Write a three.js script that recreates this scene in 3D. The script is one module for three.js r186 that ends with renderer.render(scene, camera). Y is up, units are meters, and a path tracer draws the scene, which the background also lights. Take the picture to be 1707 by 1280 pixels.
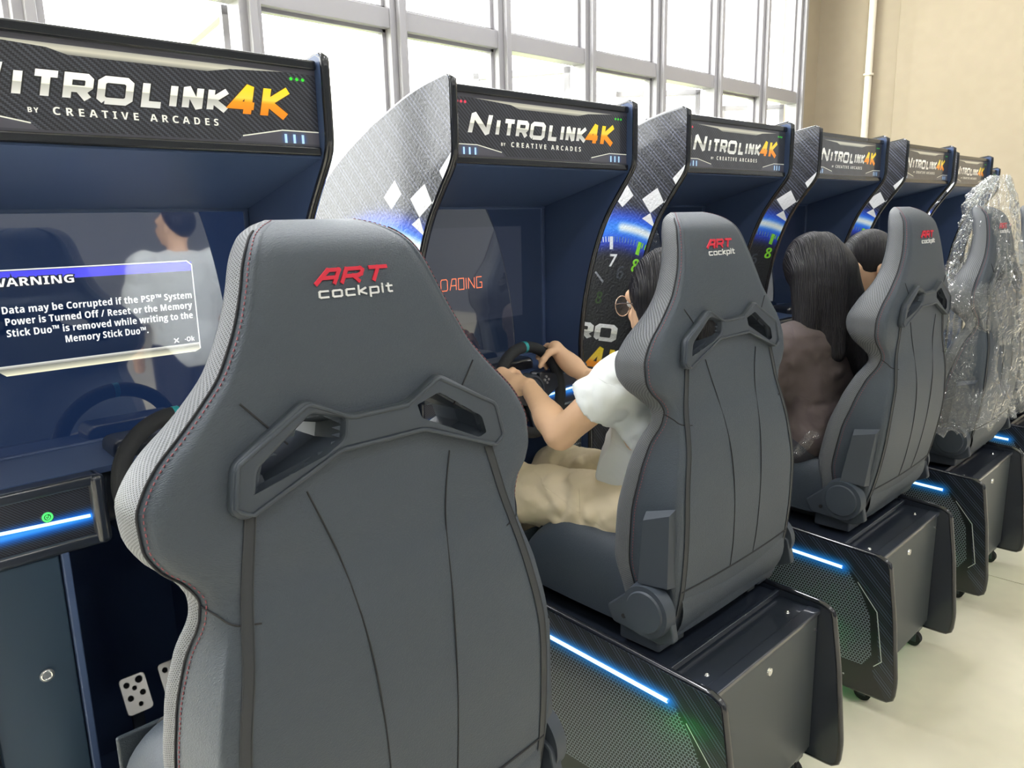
import * as THREE from 'three';
import { RoundedBoxGeometry } from 'three/addons/geometries/RoundedBoxGeometry.js';
import { mergeGeometries, mergeVertices, toCreasedNormals } from 'three/addons/utils/BufferGeometryUtils.js';
import { RectAreaLightUniformsLib } from 'three/addons/lights/RectAreaLightUniformsLib.js';

// ---------------------------------------------------------------- camera, sky, lamps, exposure
const scene = new THREE.Scene();
const V = (x, y, z) => new THREE.Vector3(x, y, z);
const camera = new THREE.PerspectiveCamera(2 * Math.atan(640 / 1290) * 180 / Math.PI, 1707 / 1280, 0.02, 400);
{
  const right = V(0.71269743, -0.02210419, 0.70112323), down = V(-0.16174925, -0.9777473, 0.13359415), back = V(-0.68256836, 0.20861836, 0.70041332);
  camera.position.set(0, 1.5, 0);
  camera.quaternion.setFromRotationMatrix(new THREE.Matrix4().makeBasis(right, down.negate(), back));
}
scene.add(camera);
scene.background = new THREE.Color(0.98, 1.0, 1.0);       // bright overcast sky
scene.backgroundIntensity = 8.5;
RectAreaLightUniformsLib.init();
const LAMP = { color: 0xf6f7ff, intensity: 15, w: 1.3, h: 0.4 };
const LAMP_AT = [[-2.8, -2.2], [0.3, -2.2], [3.4, -2.2], [6.5, -2.2], [-2.5, 1.6], [0.6, 1.6], [3.7, 1.6], [6.8, 1.6], [-2.5, 5.2], [0.6, 5.2], [3.7, 5.2], [6.8, 5.2]];
const renderer = new THREE.WebGLRenderer({ antialias: true });
renderer.toneMapping = THREE.LinearToneMapping;
renderer.toneMappingExposure = 1.4;
renderer.shadowMap.enabled = true;

// ---------------------------------------------------------------- helpers
let seed = 7;
const rnd = () => { seed = (seed * 1664525 + 1013904223) >>> 0; return seed / 4294967296; };
const used = new Map();
function numbered(n) { const k = used.get(n) || 0; used.set(n, k + 1); return k ? n + '_' + String(k).padStart(3, '0') : n; }
function tag(o, label, category, group, kind) {
  if (label) o.userData.label = label; if (category) o.userData.category = category;
  if (group) o.userData.group = group; if (kind) o.userData.kind = kind;
  return o;
}
function thing(name, label, category, p = [0, 0, 0], group) {
  const g = new THREE.Group(); g.name = numbered(name); g.position.set(...p); scene.add(g);
  return tag(g, label, category, group);
}
function mesh(name, geo, mat, parent, label) {
  const list = [].concat(geo);
  const g = list.length > 1 ? merge(list) : list[0];
  const m = new THREE.Mesh(g, mat); m.name = parent === scene ? numbered(name) : name; m.castShadow = m.receiveShadow = true;
  parent.add(m); if (label) m.userData.label = label;
  return m;
}
function struct(name, geo, mat, parent = scene) { const m = mesh(name, geo, mat, parent); if (parent === scene) { m.userData.kind = 'structure'; } return m; }
function merge(list) { return mergeGeometries(list.map((g) => { const h = g.index ? g.toNonIndexed() : g.clone(); for (const k of Object.keys(h.attributes)) if (!['position', 'normal', 'uv'].includes(k)) h.deleteAttribute(k); if (!h.attributes.uv) h.setAttribute('uv', new THREE.BufferAttribute(new Float32Array(h.attributes.position.count * 2), 2)); return h; })); }
// texture coordinates in metres, by the main direction of each face
function boxUV(g) {
  const h = g.index ? g.toNonIndexed() : g, p = h.attributes.position, n = h.attributes.normal, uv = new Float32Array(p.count * 2);
  for (let i = 0; i < p.count; i += 3) {
    const ax = Math.abs(n.getX(i) + n.getX(i + 1) + n.getX(i + 2)), ay = Math.abs(n.getY(i) + n.getY(i + 1) + n.getY(i + 2)), az = Math.abs(n.getZ(i) + n.getZ(i + 1) + n.getZ(i + 2));
    for (let k = i; k < i + 3; k++) {
      const x = p.getX(k), y = p.getY(k), z = p.getZ(k);
      const a = ax > ay && ax > az ? [z, y] : ay > az ? [x, z] : [x, y];
      uv[k * 2] = a[0]; uv[k * 2 + 1] = a[1];
    }
  }
  h.setAttribute('uv', new THREE.BufferAttribute(uv, 2));
  return h;
}
function box(x0, x1, y0, y1, z0, z1, r = 0) {
  const w = Math.abs(x1 - x0), h = Math.abs(y1 - y0), d = Math.abs(z1 - z0);
  const g = r ? new RoundedBoxGeometry(w, h, d, 2, Math.min(r, w / 2.01, h / 2.01, d / 2.01)) : new THREE.BoxGeometry(w, h, d);
  g.translate((x0 + x1) / 2, (y0 + y1) / 2, (z0 + z1) / 2);
  return boxUV(g);
}
function tube(pts, r, seg = 40, rad = 8, closed = false, straight = false) {
  const v = pts.map((p) => (p.isVector3 ? p : V(...p)));
  let c;
  if (straight) { c = new THREE.CurvePath(); for (let i = 0; i < v.length - 1; i++) c.add(new THREE.LineCurve3(v[i], v[i + 1])); } else c = new THREE.CatmullRomCurve3(v, closed, 'centripetal');
  return new THREE.TubeGeometry(c, seg, r, rad, closed);
}
function rod(a, b, r, r2 = r, n = 12) {
  const A = V(...a), B = V(...b), d = B.clone().sub(A), g = new THREE.CylinderGeometry(r2, r, d.length(), n);
  g.applyQuaternion(new THREE.Quaternion().setFromUnitVectors(V(0, 1, 0), d.normalize())); g.translate((a[0] + b[0]) / 2, (a[1] + b[1]) / 2, (a[2] + b[2]) / 2);
  return g;
}
function bar(a, b, w, h) { // rectangular bar between two points, h is measured upwards
  const A = V(...a), B = V(...b), d = B.clone().sub(A), L = d.length(), g = new THREE.BoxGeometry(w, h, L);
  const m = new THREE.Matrix4().lookAt(A, B, V(0, 1, 0)); g.applyMatrix4(m); g.translate((a[0] + b[0]) / 2, (a[1] + b[1]) / 2, (a[2] + b[2]) / 2);
  return boxUV(g);
}
// grid of points (rows of equal length) -> geometry; uv in metres
function gridGeo(rows, flip = false) {
  const R = rows.length, C = rows[0].length, pos = new Float32Array(R * C * 3), uv = new Float32Array(R * C * 2), idx = [];
  for (let i = 0; i < R; i++) { let s = 0; for (let j = 0; j < C; j++) { const p = rows[i][j]; pos.set([p.x, p.y, p.z], (i * C + j) * 3); if (j) s += p.distanceTo(rows[i][j - 1]); uv[(i * C + j) * 2] = s; uv[(i * C + j) * 2 + 1] = i ? uv[((i - 1) * C) * 2 + 1] + rows[i][C >> 1].distanceTo(rows[i - 1][C >> 1]) : 0; } }
  for (let i = 0; i < R - 1; i++) for (let j = 0; j < C - 1; j++) { const a = i * C + j, b = a + 1, c = a + C, d = c + 1; flip ? idx.push(a, c, b, b, c, d) : idx.push(a, b, c, b, d, c); }
  const g = new THREE.BufferGeometry();
  g.setAttribute('position', new THREE.BufferAttribute(pos, 3)); g.setAttribute('uv', new THREE.BufferAttribute(uv, 2)); g.setIndex(idx); g.computeVertexNormals();
  return g;
}
function subGrid(g, R, C, j0, j1, keep) { // columns j0..j1 of a gridGeo with its smooth normals
  const idx = [], src = g.index.array, out = g.clone(), p = g.attributes.position;
  for (let i = 0; i < R - 1; i++) for (let j = j0; j < j1; j++) for (let k = 0; k < 2; k++) {
    const o = ((i * (C - 1) + j) * 2 + k) * 3, t = [src[o], src[o + 1], src[o + 2]];
    if (keep && !keep((p.getX(t[0]) + p.getX(t[1]) + p.getX(t[2])) / 3, (p.getY(t[0]) + p.getY(t[1]) + p.getY(t[2])) / 3)) continue;
    idx.push(...t);
  }
  out.setIndex(idx);
  return out.toNonIndexed();
}
function shapeOf(pts, r = 0) { // polygon, its corners rounded by r (a number or one per corner)
  const s = new THREE.Shape(), n = pts.length;
  for (let i = 0; i < n; i++) {
    const P = new THREE.Vector2(...pts[(i + n - 1) % n]), Q = new THREE.Vector2(...pts[i]), N = new THREE.Vector2(...pts[(i + 1) % n]), rr = Array.isArray(r) ? r[i] : r;
    const a = Q.clone().add(P.clone().sub(Q).setLength(Math.min(rr, P.distanceTo(Q) * 0.48))), b = Q.clone().add(N.clone().sub(Q).setLength(Math.min(rr, N.distanceTo(Q) * 0.48)));
    i ? s.lineTo(a.x, a.y) : s.moveTo(a.x, a.y);
    if (rr) s.quadraticCurveTo(Q.x, Q.y, b.x, b.y);
  }
  s.closePath();
  return s;
}
const extrude = (shape, depth, bevel = 0, o = {}) => new THREE.ExtrudeGeometry(shape, { depth: depth - 2 * bevel, bevelEnabled: bevel > 0, bevelSize: bevel, bevelThickness: bevel, bevelOffset: -bevel, bevelSegments: 2, curveSegments: 6, ...o }).translate(0, 0, bevel);
const inside = (x, y, P) => { let c = false; for (let i = 0, j = P.length - 1; i < P.length; j = i++) if ((P[i][1] > y) !== (P[j][1] > y) && x < (P[j][0] - P[i][0]) * (y - P[i][1]) / (P[j][1] - P[i][1]) + P[i][0]) c = !c; return c; };
function lerpTable(T, y) { // smooth table look-up
  const n = T.length; if (y <= T[0][0]) return T[0][1]; if (y >= T[n - 1][0]) return T[n - 1][1];
  let i = 0; while (T[i + 1][0] < y) i++;
  const [x0, a] = T[i], [x1, b] = T[i + 1], h = x1 - x0, t = (y - x0) / h, s = (b - a) / h;
  const sl = (k) => { if (k <= 0 || k >= n - 1) return k <= 0 ? (T[1][1] - T[0][1]) / (T[1][0] - T[0][0]) : (T[n - 1][1] - T[n - 2][1]) / (T[n - 1][0] - T[n - 2][0]); const l = (T[k][1] - T[k - 1][1]) / (T[k][0] - T[k - 1][0]), r = (T[k + 1][1] - T[k][1]) / (T[k + 1][0] - T[k][0]); return l * r <= 0 ? 0 : 2 * l * r / (l + r); };
  const m0 = sl(i), m1 = sl(i + 1), t2 = t * t, t3 = t2 * t;
  return (2 * t3 - 3 * t2 + 1) * a + (t3 - 2 * t2 + t) * h * m0 + (-2 * t3 + 3 * t2) * b + (t3 - t2) * h * m1;
}
// value noise
const hash = (x, y, z) => { let h = Math.imul(x, 374761393) ^ Math.imul(y, 668265263) ^ Math.imul(z, 2147483647 ^ 0x51ab3c); h = Math.imul(h ^ (h >>> 13), 1274126177); return ((h ^ (h >>> 16)) >>> 0) / 4294967296; };
function noise(x, y, z = 0, per = 0) {
  const xi = Math.floor(x), yi = Math.floor(y), zi = Math.floor(z), f = (t) => t * t * (3 - 2 * t), u = f(x - xi), v = f(y - yi), w = f(z - zi);
  const m = (a) => (per ? ((a % per) + per) % per : a), H = (i, j, k) => hash(m(xi + i), m(yi + j), zi + k), L = (a, b, t) => a + (b - a) * t;
  return L(L(L(H(0, 0, 0), H(1, 0, 0), u), L(H(0, 1, 0), H(1, 1, 0), u), v), L(L(H(0, 0, 1), H(1, 0, 1), u), L(H(0, 1, 1), H(1, 1, 1), u), v), w);
}
function dataTex(S, fn, metres, srgb = false) { // fn(u, v) in 0..1 -> [r, g, b] or a grey
  const d = new Uint8Array(S * S * 4);
  for (let y = 0; y < S; y++) for (let x = 0; x < S; x++) { const c = fn(x / S, y / S), a = Array.isArray(c) ? c : [c, c, c]; for (let k = 0; k < 3; k++) d[(y * S + x) * 4 + k] = Math.max(0, Math.min(255, a[k] * 255)); d[(y * S + x) * 4 + 3] = 255; }
  const t = new THREE.DataTexture(d, S, S); t.wrapS = t.wrapT = THREE.RepeatWrapping; t.magFilter = THREE.LinearFilter; if (srgb) t.colorSpace = THREE.SRGBColorSpace;
  t.repeat.set(1 / metres, 1 / metres); t.needsUpdate = true;
  return t;
}
function canvasTex(w, h, draw) {
  const c = document.createElement('canvas'); c.width = w; c.height = h; draw(c.getContext('2d'), w, h);
  const t = new THREE.CanvasTexture(c); t.colorSpace = THREE.SRGBColorSpace;
  return t;
}
const std = (o) => new THREE.MeshStandardMaterial(o), phy = (o) => new THREE.MeshPhysicalMaterial(o), lin = (r, g, b) => new THREE.Color().setRGB(r, g, b);

// ---------------------------------------------------------------- letters drawn as strokes (unit height)
const GLYPH = {
  N: [0.78, [[0, 0], [0, 1], [0.78, 0], [0.78, 1]]], I: [0, [[0, 0], [0, 1]]], T: [0.8, [[0, 1], [0.8, 1]], [[0.4, 1], [0.4, 0]]],
  R: [0.78, [[0, 0], [0, 1], [0.66, 1], [0.78, 0.88], [0.78, 0.56], [0.66, 0.44], [0.1, 0.44]], [[0.42, 0.44], [0.78, 0]]],
  O: [0.82, [[0.12, 0], [0, 0.14], [0, 0.86], [0.12, 1], [0.7, 1], [0.82, 0.86], [0.82, 0.14], [0.7, 0], [0.12, 0]]],
  L: [0.62, [[0, 1], [0, 0], [0.62, 0]]], K: [0.72, [[0, 0], [0, 1]], [[0.68, 1], [0.08, 0.48], [0.72, 0]]],
  4: [0.8, [[0.55, 0], [0.55, 1], [0, 0.3], [0.8, 0.3]]], A: [0.8, [[0, 0], [0.3, 1], [0.8, 1], [0.8, 0]], [[0.14, 0.4], [0.8, 0.4]]],
  D: [0.7, [[0, 0], [0, 1], [0.7, 1], [0.7, 0], [0, 0]]], G: [0.7, [[0.7, 1], [0, 1], [0, 0], [0.7, 0], [0.7, 0.5], [0.4, 0.5]]],
  c: [0.75, [[0.75, 1], [0.1, 1], [0, 0.88], [0, 0.12], [0.1, 0], [0.75, 0]]], o: [0.8, [[0.1, 0], [0, 0.12], [0, 0.88], [0.1, 1], [0.7, 1], [0.8, 0.88], [0.8, 0.12], [0.7, 0], [0.1, 0]]],
  k: [0.7, [[0, 0], [0, 1.45]], [[0.66, 1], [0.08, 0.5], [0.7, 0]]], p: [0.8, [[0, -0.5], [0, 1], [0.7, 1], [0.8, 0.88], [0.8, 0.12], [0.7, 0], [0, 0]]],
  i: [0, [[0, 0], [0, 1]], [[0, 1.3], [0, 1.48]]], t: [0.55, [[0.2, 1.4], [0.2, 0.12], [0.3, 0], [0.55, 0]], [[0, 1], [0.55, 1]]],
};
function layout(word, gap) { // [[glyph, x offset]...], total width, in units of the letter height
  let x = 0; const out = [];
  for (const ch of word) { if (ch === ' ') { x += 0.2 + gap; continue; } out.push([GLYPH[ch], x]); x += GLYPH[ch][0] + gap; }
  return [out, x - gap];
}
function inkWord(c, word, x, y, h, lw, gap, skew, style, stretch = 1, cap = 'butt') { // x, y: lower left corner of the first stroke's middle line
  c.save(); c.transform(stretch, 0, -skew, 1, x, y); c.lineWidth = lw * h; c.lineJoin = 'miter'; c.miterLimit = 3; c.lineCap = cap; c.strokeStyle = style;
  for (const [g, ox] of layout(word, gap)[0]) for (const s of g.slice(1)) { c.beginPath(); s.forEach(([px, py], i) => (i ? c.lineTo((px + ox) * h, -py * h) : c.moveTo((px + ox) * h, -py * h))); c.stroke(); }
  c.restore();
}
function strokeSolid(word, h, lw, gap, skew, depth, stretch = 1) { // raised letters: one slab per stroke
  const out = [], [L, W] = layout(word, gap);
  for (const [g, ox] of L) for (const s of g.slice(1)) for (let i = 0; i < s.length - 1; i++) {
    const a = [((s[i][0] + ox) * stretch + skew * s[i][1]) * h, s[i][1] * h], b = [((s[i + 1][0] + ox) * stretch + skew * s[i + 1][1]) * h, s[i + 1][1] * h], dx = b[0] - a[0], dy = b[1] - a[1], l = Math.hypot(dx, dy);
    const q = new THREE.BoxGeometry(l + lw * h * 0.85, lw * h, depth); q.rotateZ(Math.atan2(dy, dx)); q.translate((a[0] + b[0]) / 2, (a[1] + b[1]) / 2, depth / 2); out.push(q);
  }
  const m = merge(out); m.translate(-(W * stretch + skew) * h / 2, 0, 0);
  return m;
}
function carbon(c, x0, y0, w, h, p, dark = '#17181d', light = '#43464f') { // woven twill: staggered diagonal cells
  c.save(); c.beginPath(); c.rect(x0, y0, w, h); c.clip(); c.fillStyle = dark; c.fillRect(x0, y0, w, h); c.fillStyle = light;
  for (let r = 0; r * p < h + p; r++) for (let q = -2; q * p * 4 < w + p * 4; q++) { const x = x0 + q * p * 4 + (r % 4) * p, y = y0 + r * p; c.fillRect(x, y, p * 2, p * 0.86); }
  c.restore();
}
function twill(c, x0, y0, w, h, pitch, dark, light) { // broad diagonal carbon stripes over the fine weave
  carbon(c, x0, y0, w, h, Math.max(3, pitch / 5), dark, light); c.save(); c.beginPath(); c.rect(x0, y0, w, h); c.clip(); c.globalAlpha = 0.72; c.fillStyle = dark;
  for (let x = x0 - h; x < x0 + w + h; x += pitch) { c.beginPath(); c.moveTo(x, y0); c.lineTo(x + pitch * 0.5, y0); c.lineTo(x + pitch * 0.5 + h, y0 + h); c.lineTo(x + h, y0 + h); c.fill(); }
  c.restore();
}

// ---------------------------------------------------------------- materials
const leatherBump = dataTex(256, (u, v) => { let s = 0; for (const [f, a] of [[24, 0.5], [48, 0.35], [96, 0.15]]) s += a * Math.abs(noise(u * f, v * f, f, f) * 2 - 1); return s; }, 0.06);
const perfBump = dataTex(128, (u, v) => { const x = (u * 16) % 1 - 0.5, y = ((v * 16) + (Math.floor(u * 16) % 2) * 0.5) % 1 - 0.5; return Math.hypot(x, y) < 0.27 ? 0 : 1; }, 0.06);
const perfColor = dataTex(128, (u, v) => { const x = (u * 16) % 1 - 0.5, y = ((v * 16) + (Math.floor(u * 16) % 2) * 0.5) % 1 - 0.5; return Math.hypot(x, y) < 0.27 ? 0.35 : 1; }, 0.06, true);
const peelBump = dataTex(256, (u, v) => 0.6 * noise(u * 20, v * 20, 1, 20) + 0.4 * noise(u * 44, v * 44, 2, 44), 0.12);
const floorTex = dataTex(512, (u, v) => { const n = 0.5 * noise(u * 6, v * 6, 3, 6) + 0.3 * noise(u * 22, v * 22, 4, 22) + 0.2 * noise(u * 90, v * 90, 5, 90), k = 0.98 + 0.10 * (n - 0.5); return [k * 0.915, k * 0.885, k * 0.80]; }, 3.2, true);
const floorRough = dataTex(256, (u, v) => 0.34 + 0.28 * noise(u * 12, v * 12, 6, 12), 2.1);
const wallTex = dataTex(256, (u, v) => { const n = 0.6 * noise(u * 5, v * 5, 8, 5) + 0.4 * noise(u * 40, v * 40, 9, 40), k = 0.97 + 0.05 * (n - 0.5); return [k * 0.65, k * 0.60, k * 0.515]; }, 2.5, true);
const clothBump = dataTex(256, (u, v) => 0.6 * noise(u * 9, v * 14, 11, 0) + 0.4 * (0.5 + 0.5 * Math.sin(u * 800)) * (0.5 + 0.5 * Math.sin(v * 800)), 0.2);
const hairBump = dataTex(256, (u, v) => noise(u * 120, v * 4, 12, 0), 0.12);
const crumple = dataTex(512, (u, v) => { let s = 0; for (const [f, a] of [[7, 0.5], [15, 0.3], [33, 0.2]]) s += a * (1 - Math.abs(noise(u * f, v * f * 0.7, 20 + f, 0) * 2 - 1)); return s; }, 0.5);
const M = {
  leather: std({ color: lin(0.045, 0.059, 0.079), roughness: 0.5, bumpMap: leatherBump, bumpScale: 0.0006 }),
  perforated: std({ color: lin(0.14, 0.15, 0.165), roughness: 0.5, map: perfColor, bumpMap: perfBump, bumpScale: 0.0008 }),
  plastic: std({ color: lin(0.042, 0.053, 0.07), roughness: 0.5 }),
  seam: std({ color: lin(0.02, 0.021, 0.025), roughness: 0.8 }),
  zip: std({ color: lin(0.03, 0.034, 0.04), roughness: 0.6 }),
  redThread: std({ color: lin(0.24, 0.07, 0.085), roughness: 0.7 }), dullThread: std({ color: lin(0.16, 0.09, 0.09), roughness: 0.7 }),
  redEmb: std({ color: lin(0.62, 0.012, 0.04), roughness: 0.6 }), whiteEmb: std({ color: lin(0.75, 0.75, 0.76), roughness: 0.6 }),
  panel: std({ color: lin(0.026, 0.052, 0.088), roughness: 0.4 }),
  navy: std({ color: lin(0.062, 0.1, 0.21), roughness: 0.42 }),
  gloss: phy({ color: lin(0.018, 0.024, 0.038), roughness: 0.35, clearcoat: 1, clearcoatRoughness: 0.08 }),
  satin: std({ color: lin(0.056, 0.067, 0.074), roughness: 0.42, metalness: 0.15 }),
  trim: phy({ color: lin(0.012, 0.014, 0.02), roughness: 0.22, clearcoat: 0.6 }),
  chrome: std({ color: lin(0.8, 0.8, 0.8), roughness: 0.18, metalness: 1 }),
  brushed: std({ color: lin(0.72, 0.7, 0.66), roughness: 0.36, metalness: 0.9 }),
  hole: std({ color: lin(0.01, 0.01, 0.012), roughness: 0.9 }),
  rubber: std({ color: lin(0.02, 0.02, 0.022), roughness: 0.75 }),
  suede: std({ color: lin(0.028, 0.031, 0.036), roughness: 0.7, bumpMap: leatherBump, bumpScale: 0.0005 }),
  teal: std({ color: lin(0.02, 0.35, 0.38), roughness: 0.5 }), redDial: std({ color: lin(0.55, 0.02, 0.05), roughness: 0.4 }),
  button: std({ color: lin(0.25, 0.26, 0.28), roughness: 0.4 }),
  ledBlue: std({ color: lin(0.5, 0.8, 1), emissive: lin(0.6, 0.88, 1), emissiveIntensity: 0.95 }),
  ledGreen: std({ color: lin(0.1, 0.8, 0.2), emissive: lin(0.05, 1, 0.12), emissiveIntensity: 0.8 }),
  underGreen: std({ color: lin(0.1, 0.8, 0.3), emissive: lin(0.03, 0.9, 0.22), emissiveIntensity: 2.5 }),
  frame: std({ color: lin(0.36, 0.35, 0.36), roughness: 0.45, metalness: 0.2 }),
  glass: phy({ color: lin(1, 1, 1), roughness: 0, transmission: 1, thickness: 0, ior: 1.5 }),
  wall: std({ map: wallTex, roughness: 0.9 }), ceiling: std({ color: lin(0.8, 0.79, 0.76), roughness: 0.95 }),
  backWall: std({ color: lin(0.3, 0.31, 0.33), roughness: 0.9 }),
  floor: std({ map: floorTex, roughnessMap: floorRough, roughness: 1 }), joint: std({ color: lin(0.3, 0.28, 0.24), roughness: 0.9 }),
  pipe: std({ color: lin(0.78, 0.72, 0.6), roughness: 0.6 }),
  skin: std({ color: lin(0.95, 0.61, 0.39), roughness: 0.55 }),
  hair: std({ color: lin(0.013, 0.012, 0.015), roughness: 0.52, bumpMap: hairBump, bumpScale: 0.003 }),
  shirt: std({ color: lin(0.86, 0.9, 0.9), roughness: 0.9, bumpMap: clothBump, bumpScale: 0.002 }),
  khaki: std({ color: lin(0.82, 0.7, 0.5), roughness: 0.9, bumpMap: clothBump, bumpScale: 0.002 }),
  brown: std({ color: lin(0.095, 0.074, 0.073), roughness: 0.9, bumpMap: clothBump, bumpScale: 0.002 }),
  darkCloth: std({ color: lin(0.04, 0.04, 0.05), roughness: 0.9 }),
  shoe: std({ color: lin(0.5, 0.5, 0.5), roughness: 0.7 }),
  wireGold: std({ color: lin(0.7, 0.55, 0.45), roughness: 0.25, metalness: 0.9 }),
  eyeWhite: std({ color: lin(0.8, 0.78, 0.76), roughness: 0.3 }), iris: std({ color: lin(0.02, 0.012, 0.01), roughness: 0.2 }), lips: std({ color: lin(0.5, 0.18, 0.16), roughness: 0.5 }),
  film: phy({ color: lin(0.97, 0.98, 0.98), roughness: 0.08, transmission: 0.945, thickness: 0, ior: 1.5, bumpMap: crumple, bumpScale: 0.02, side: THREE.DoubleSide }),
  lampBody: std({ color: lin(0.7, 0.7, 0.7), roughness: 0.5 }), lampGlow: std({ color: lin(1, 1, 1), emissive: lin(1, 0.97, 0.9), emissiveIntensity: 2.2 }),
  facade: std({ color: lin(0.75, 0.75, 0.73), roughness: 0.9 }), facadeDark: std({ color: lin(0.5, 0.52, 0.52), roughness: 0.6 }),
  leaf: std({ color: lin(0.2, 0.27, 0.06), roughness: 0.8 }), bark: std({ color: lin(0.2, 0.15, 0.1), roughness: 0.9 }), lawn: std({ color: lin(0.3, 0.33, 0.16), roughness: 0.95 }),
};

// ---------------------------------------------------------------- printed art, with painted glow round the light strips
const silver = (c, y0, y1) => { const g = c.createLinearGradient(0, y0, 0, y1); g.addColorStop(0, '#ffffff'); g.addColorStop(0.5, '#f1f1e6'); g.addColorStop(0.53, '#b9b9b2'); g.addColorStop(1, '#dededb'); return g; };
const gold = (c, y0, y1) => { const g = c.createLinearGradient(0, y0, 0, y1); g.addColorStop(0, '#ffdf1c'); g.addColorStop(0.45, '#ffd84a'); g.addColorStop(0.6, '#ff9d08'); g.addColorStop(1, '#f58a00'); return g; };
const letter = (c, ch, x0, x1, y, h, lw, skew, style, corner = 'miter') => { const g = GLYPH[ch], t = lw * h, st = g[0] ? Math.max(0.2, (x1 - x0 - t - skew * h) / (g[0] * h)) : 1; c.save(); c.transform(1, 0, -skew, 1, x0 + t / 2, y); c.lineWidth = t; c.lineJoin = corner; c.miterLimit = 3; c.strokeStyle = style; for (const s of g.slice(1)) { c.beginPath(); s.forEach(([px, py], i) => (i ? c.lineTo(px * st * h, -py * h) : c.moveTo(px * st * h, -py * h))); c.stroke(); } c.restore(); };
function logo(c, y) { // NITRO LINK 4K on the sign
  for (const pass of [0, 1]) {
    const st = (h) => (pass ? silver(c, -h, 0) : '#0b0b0f'), o = pass ? 0 : 5;
    letter(c, 'N', 118 - o, 322 + o, y, 122, (pass ? 34 : 46) / 122, 0.3, st(126), 'bevel');
    for (const [ch, x0, x1] of [['I', 334, 390], ['T', 388, 514], ['R', 502, 626], ['O', 622, 776], ['L', 790, 902], ['I', 902, 954], ['N', 954, 1060], ['K', 1060, 1180]]) letter(c, ch, x0 - o, x1 + o, y, 94, (pass ? 30 : 41) / 94, 0.2, st(104));
    for (const [ch, x0, x1] of [['4', 1160, 1318], ['K', 1306, 1478]]) letter(c, ch, x0 - o, x1 + o, y + 8, 136, (pass ? 38 : 48) / 136, 0.2, pass ? gold(c, -140, 0) : '#3a2405');
  }
}
const marqueeTex = canvasTex(1600, 400, (c, W, H) => {
  carbon(c, 0, 0, W, H, 7);
  c.save(); c.globalAlpha = 0.35; c.fillStyle = '#24222c'; for (let x = -H; x < W; x += 34) { c.beginPath(); c.moveTo(x, 0); c.lineTo(x + 17, 0); c.lineTo(x + 17 + H, H); c.lineTo(x + H, H); c.fill(); } c.restore();
  c.fillStyle = '#3b3a42'; c.fillRect(0, 0, W, 26);
  const g = c.createLinearGradient(0, 10, 0, 70); g.addColorStop(0, '#8a8880'); g.addColorStop(0.6, '#cfccbd'); g.addColorStop(1, '#77766f'); c.fillStyle = g;
  c.beginPath(); c.moveTo(170, 26); c.lineTo(1440, 26); c.lineTo(1180, 44); c.lineTo(1080, 66); c.lineTo(540, 66); c.lineTo(470, 44); c.closePath(); c.fill();
  for (const m of [0, 1]) { // the corner panels
    const X = (x) => (m ? W - x : x);
    c.fillStyle = '#4a4952'; c.beginPath(); c.moveTo(X(0), H); c.lineTo(X(0), 322); c.lineTo(X(190), 322); c.lineTo(X(385), 362); c.lineTo(X(420), H); c.fill();
    c.strokeStyle = '#e9eadc'; c.lineWidth = 6; c.beginPath(); c.moveTo(X(0), 322); c.lineTo(X(190), 322); c.lineTo(X(385), 362); c.stroke();
    c.shadowColor = '#1f6dff'; c.shadowBlur = 22; c.fillStyle = '#bfe6ff'; for (let i = 0; i < 3; i++) c.fillRect(X(86 + i * 44) - 7, 340, 13, 46); c.shadowBlur = 0;
    c.fillStyle = m ? '#35e22f' : '#ff3552'; c.shadowColor = c.fillStyle; c.shadowBlur = 10; for (let i = 0; i < 3; i++) { c.beginPath(); c.arc(X(46 + i * 30) + (m ? -20 : 0), 56, 8, 0, 7); c.fill(); } c.shadowBlur = 0;
  }
  c.fillStyle = '#3b3a42'; c.fillRect(0, H - 12, W, 12);
  logo(c, 246);
  c.fillStyle = '#f4f4ea'; c.font = 'bold 46px sans-serif'; c.textBaseline = 'alphabetic'; c.letterSpacing = '15px'; c.fillText('CREATIVE ARCADES', 462, 322); c.font = 'bold 28px sans-serif'; c.letterSpacing = '4px'; c.fillText('BY', 378, 318); c.letterSpacing = '0px';
});
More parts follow.
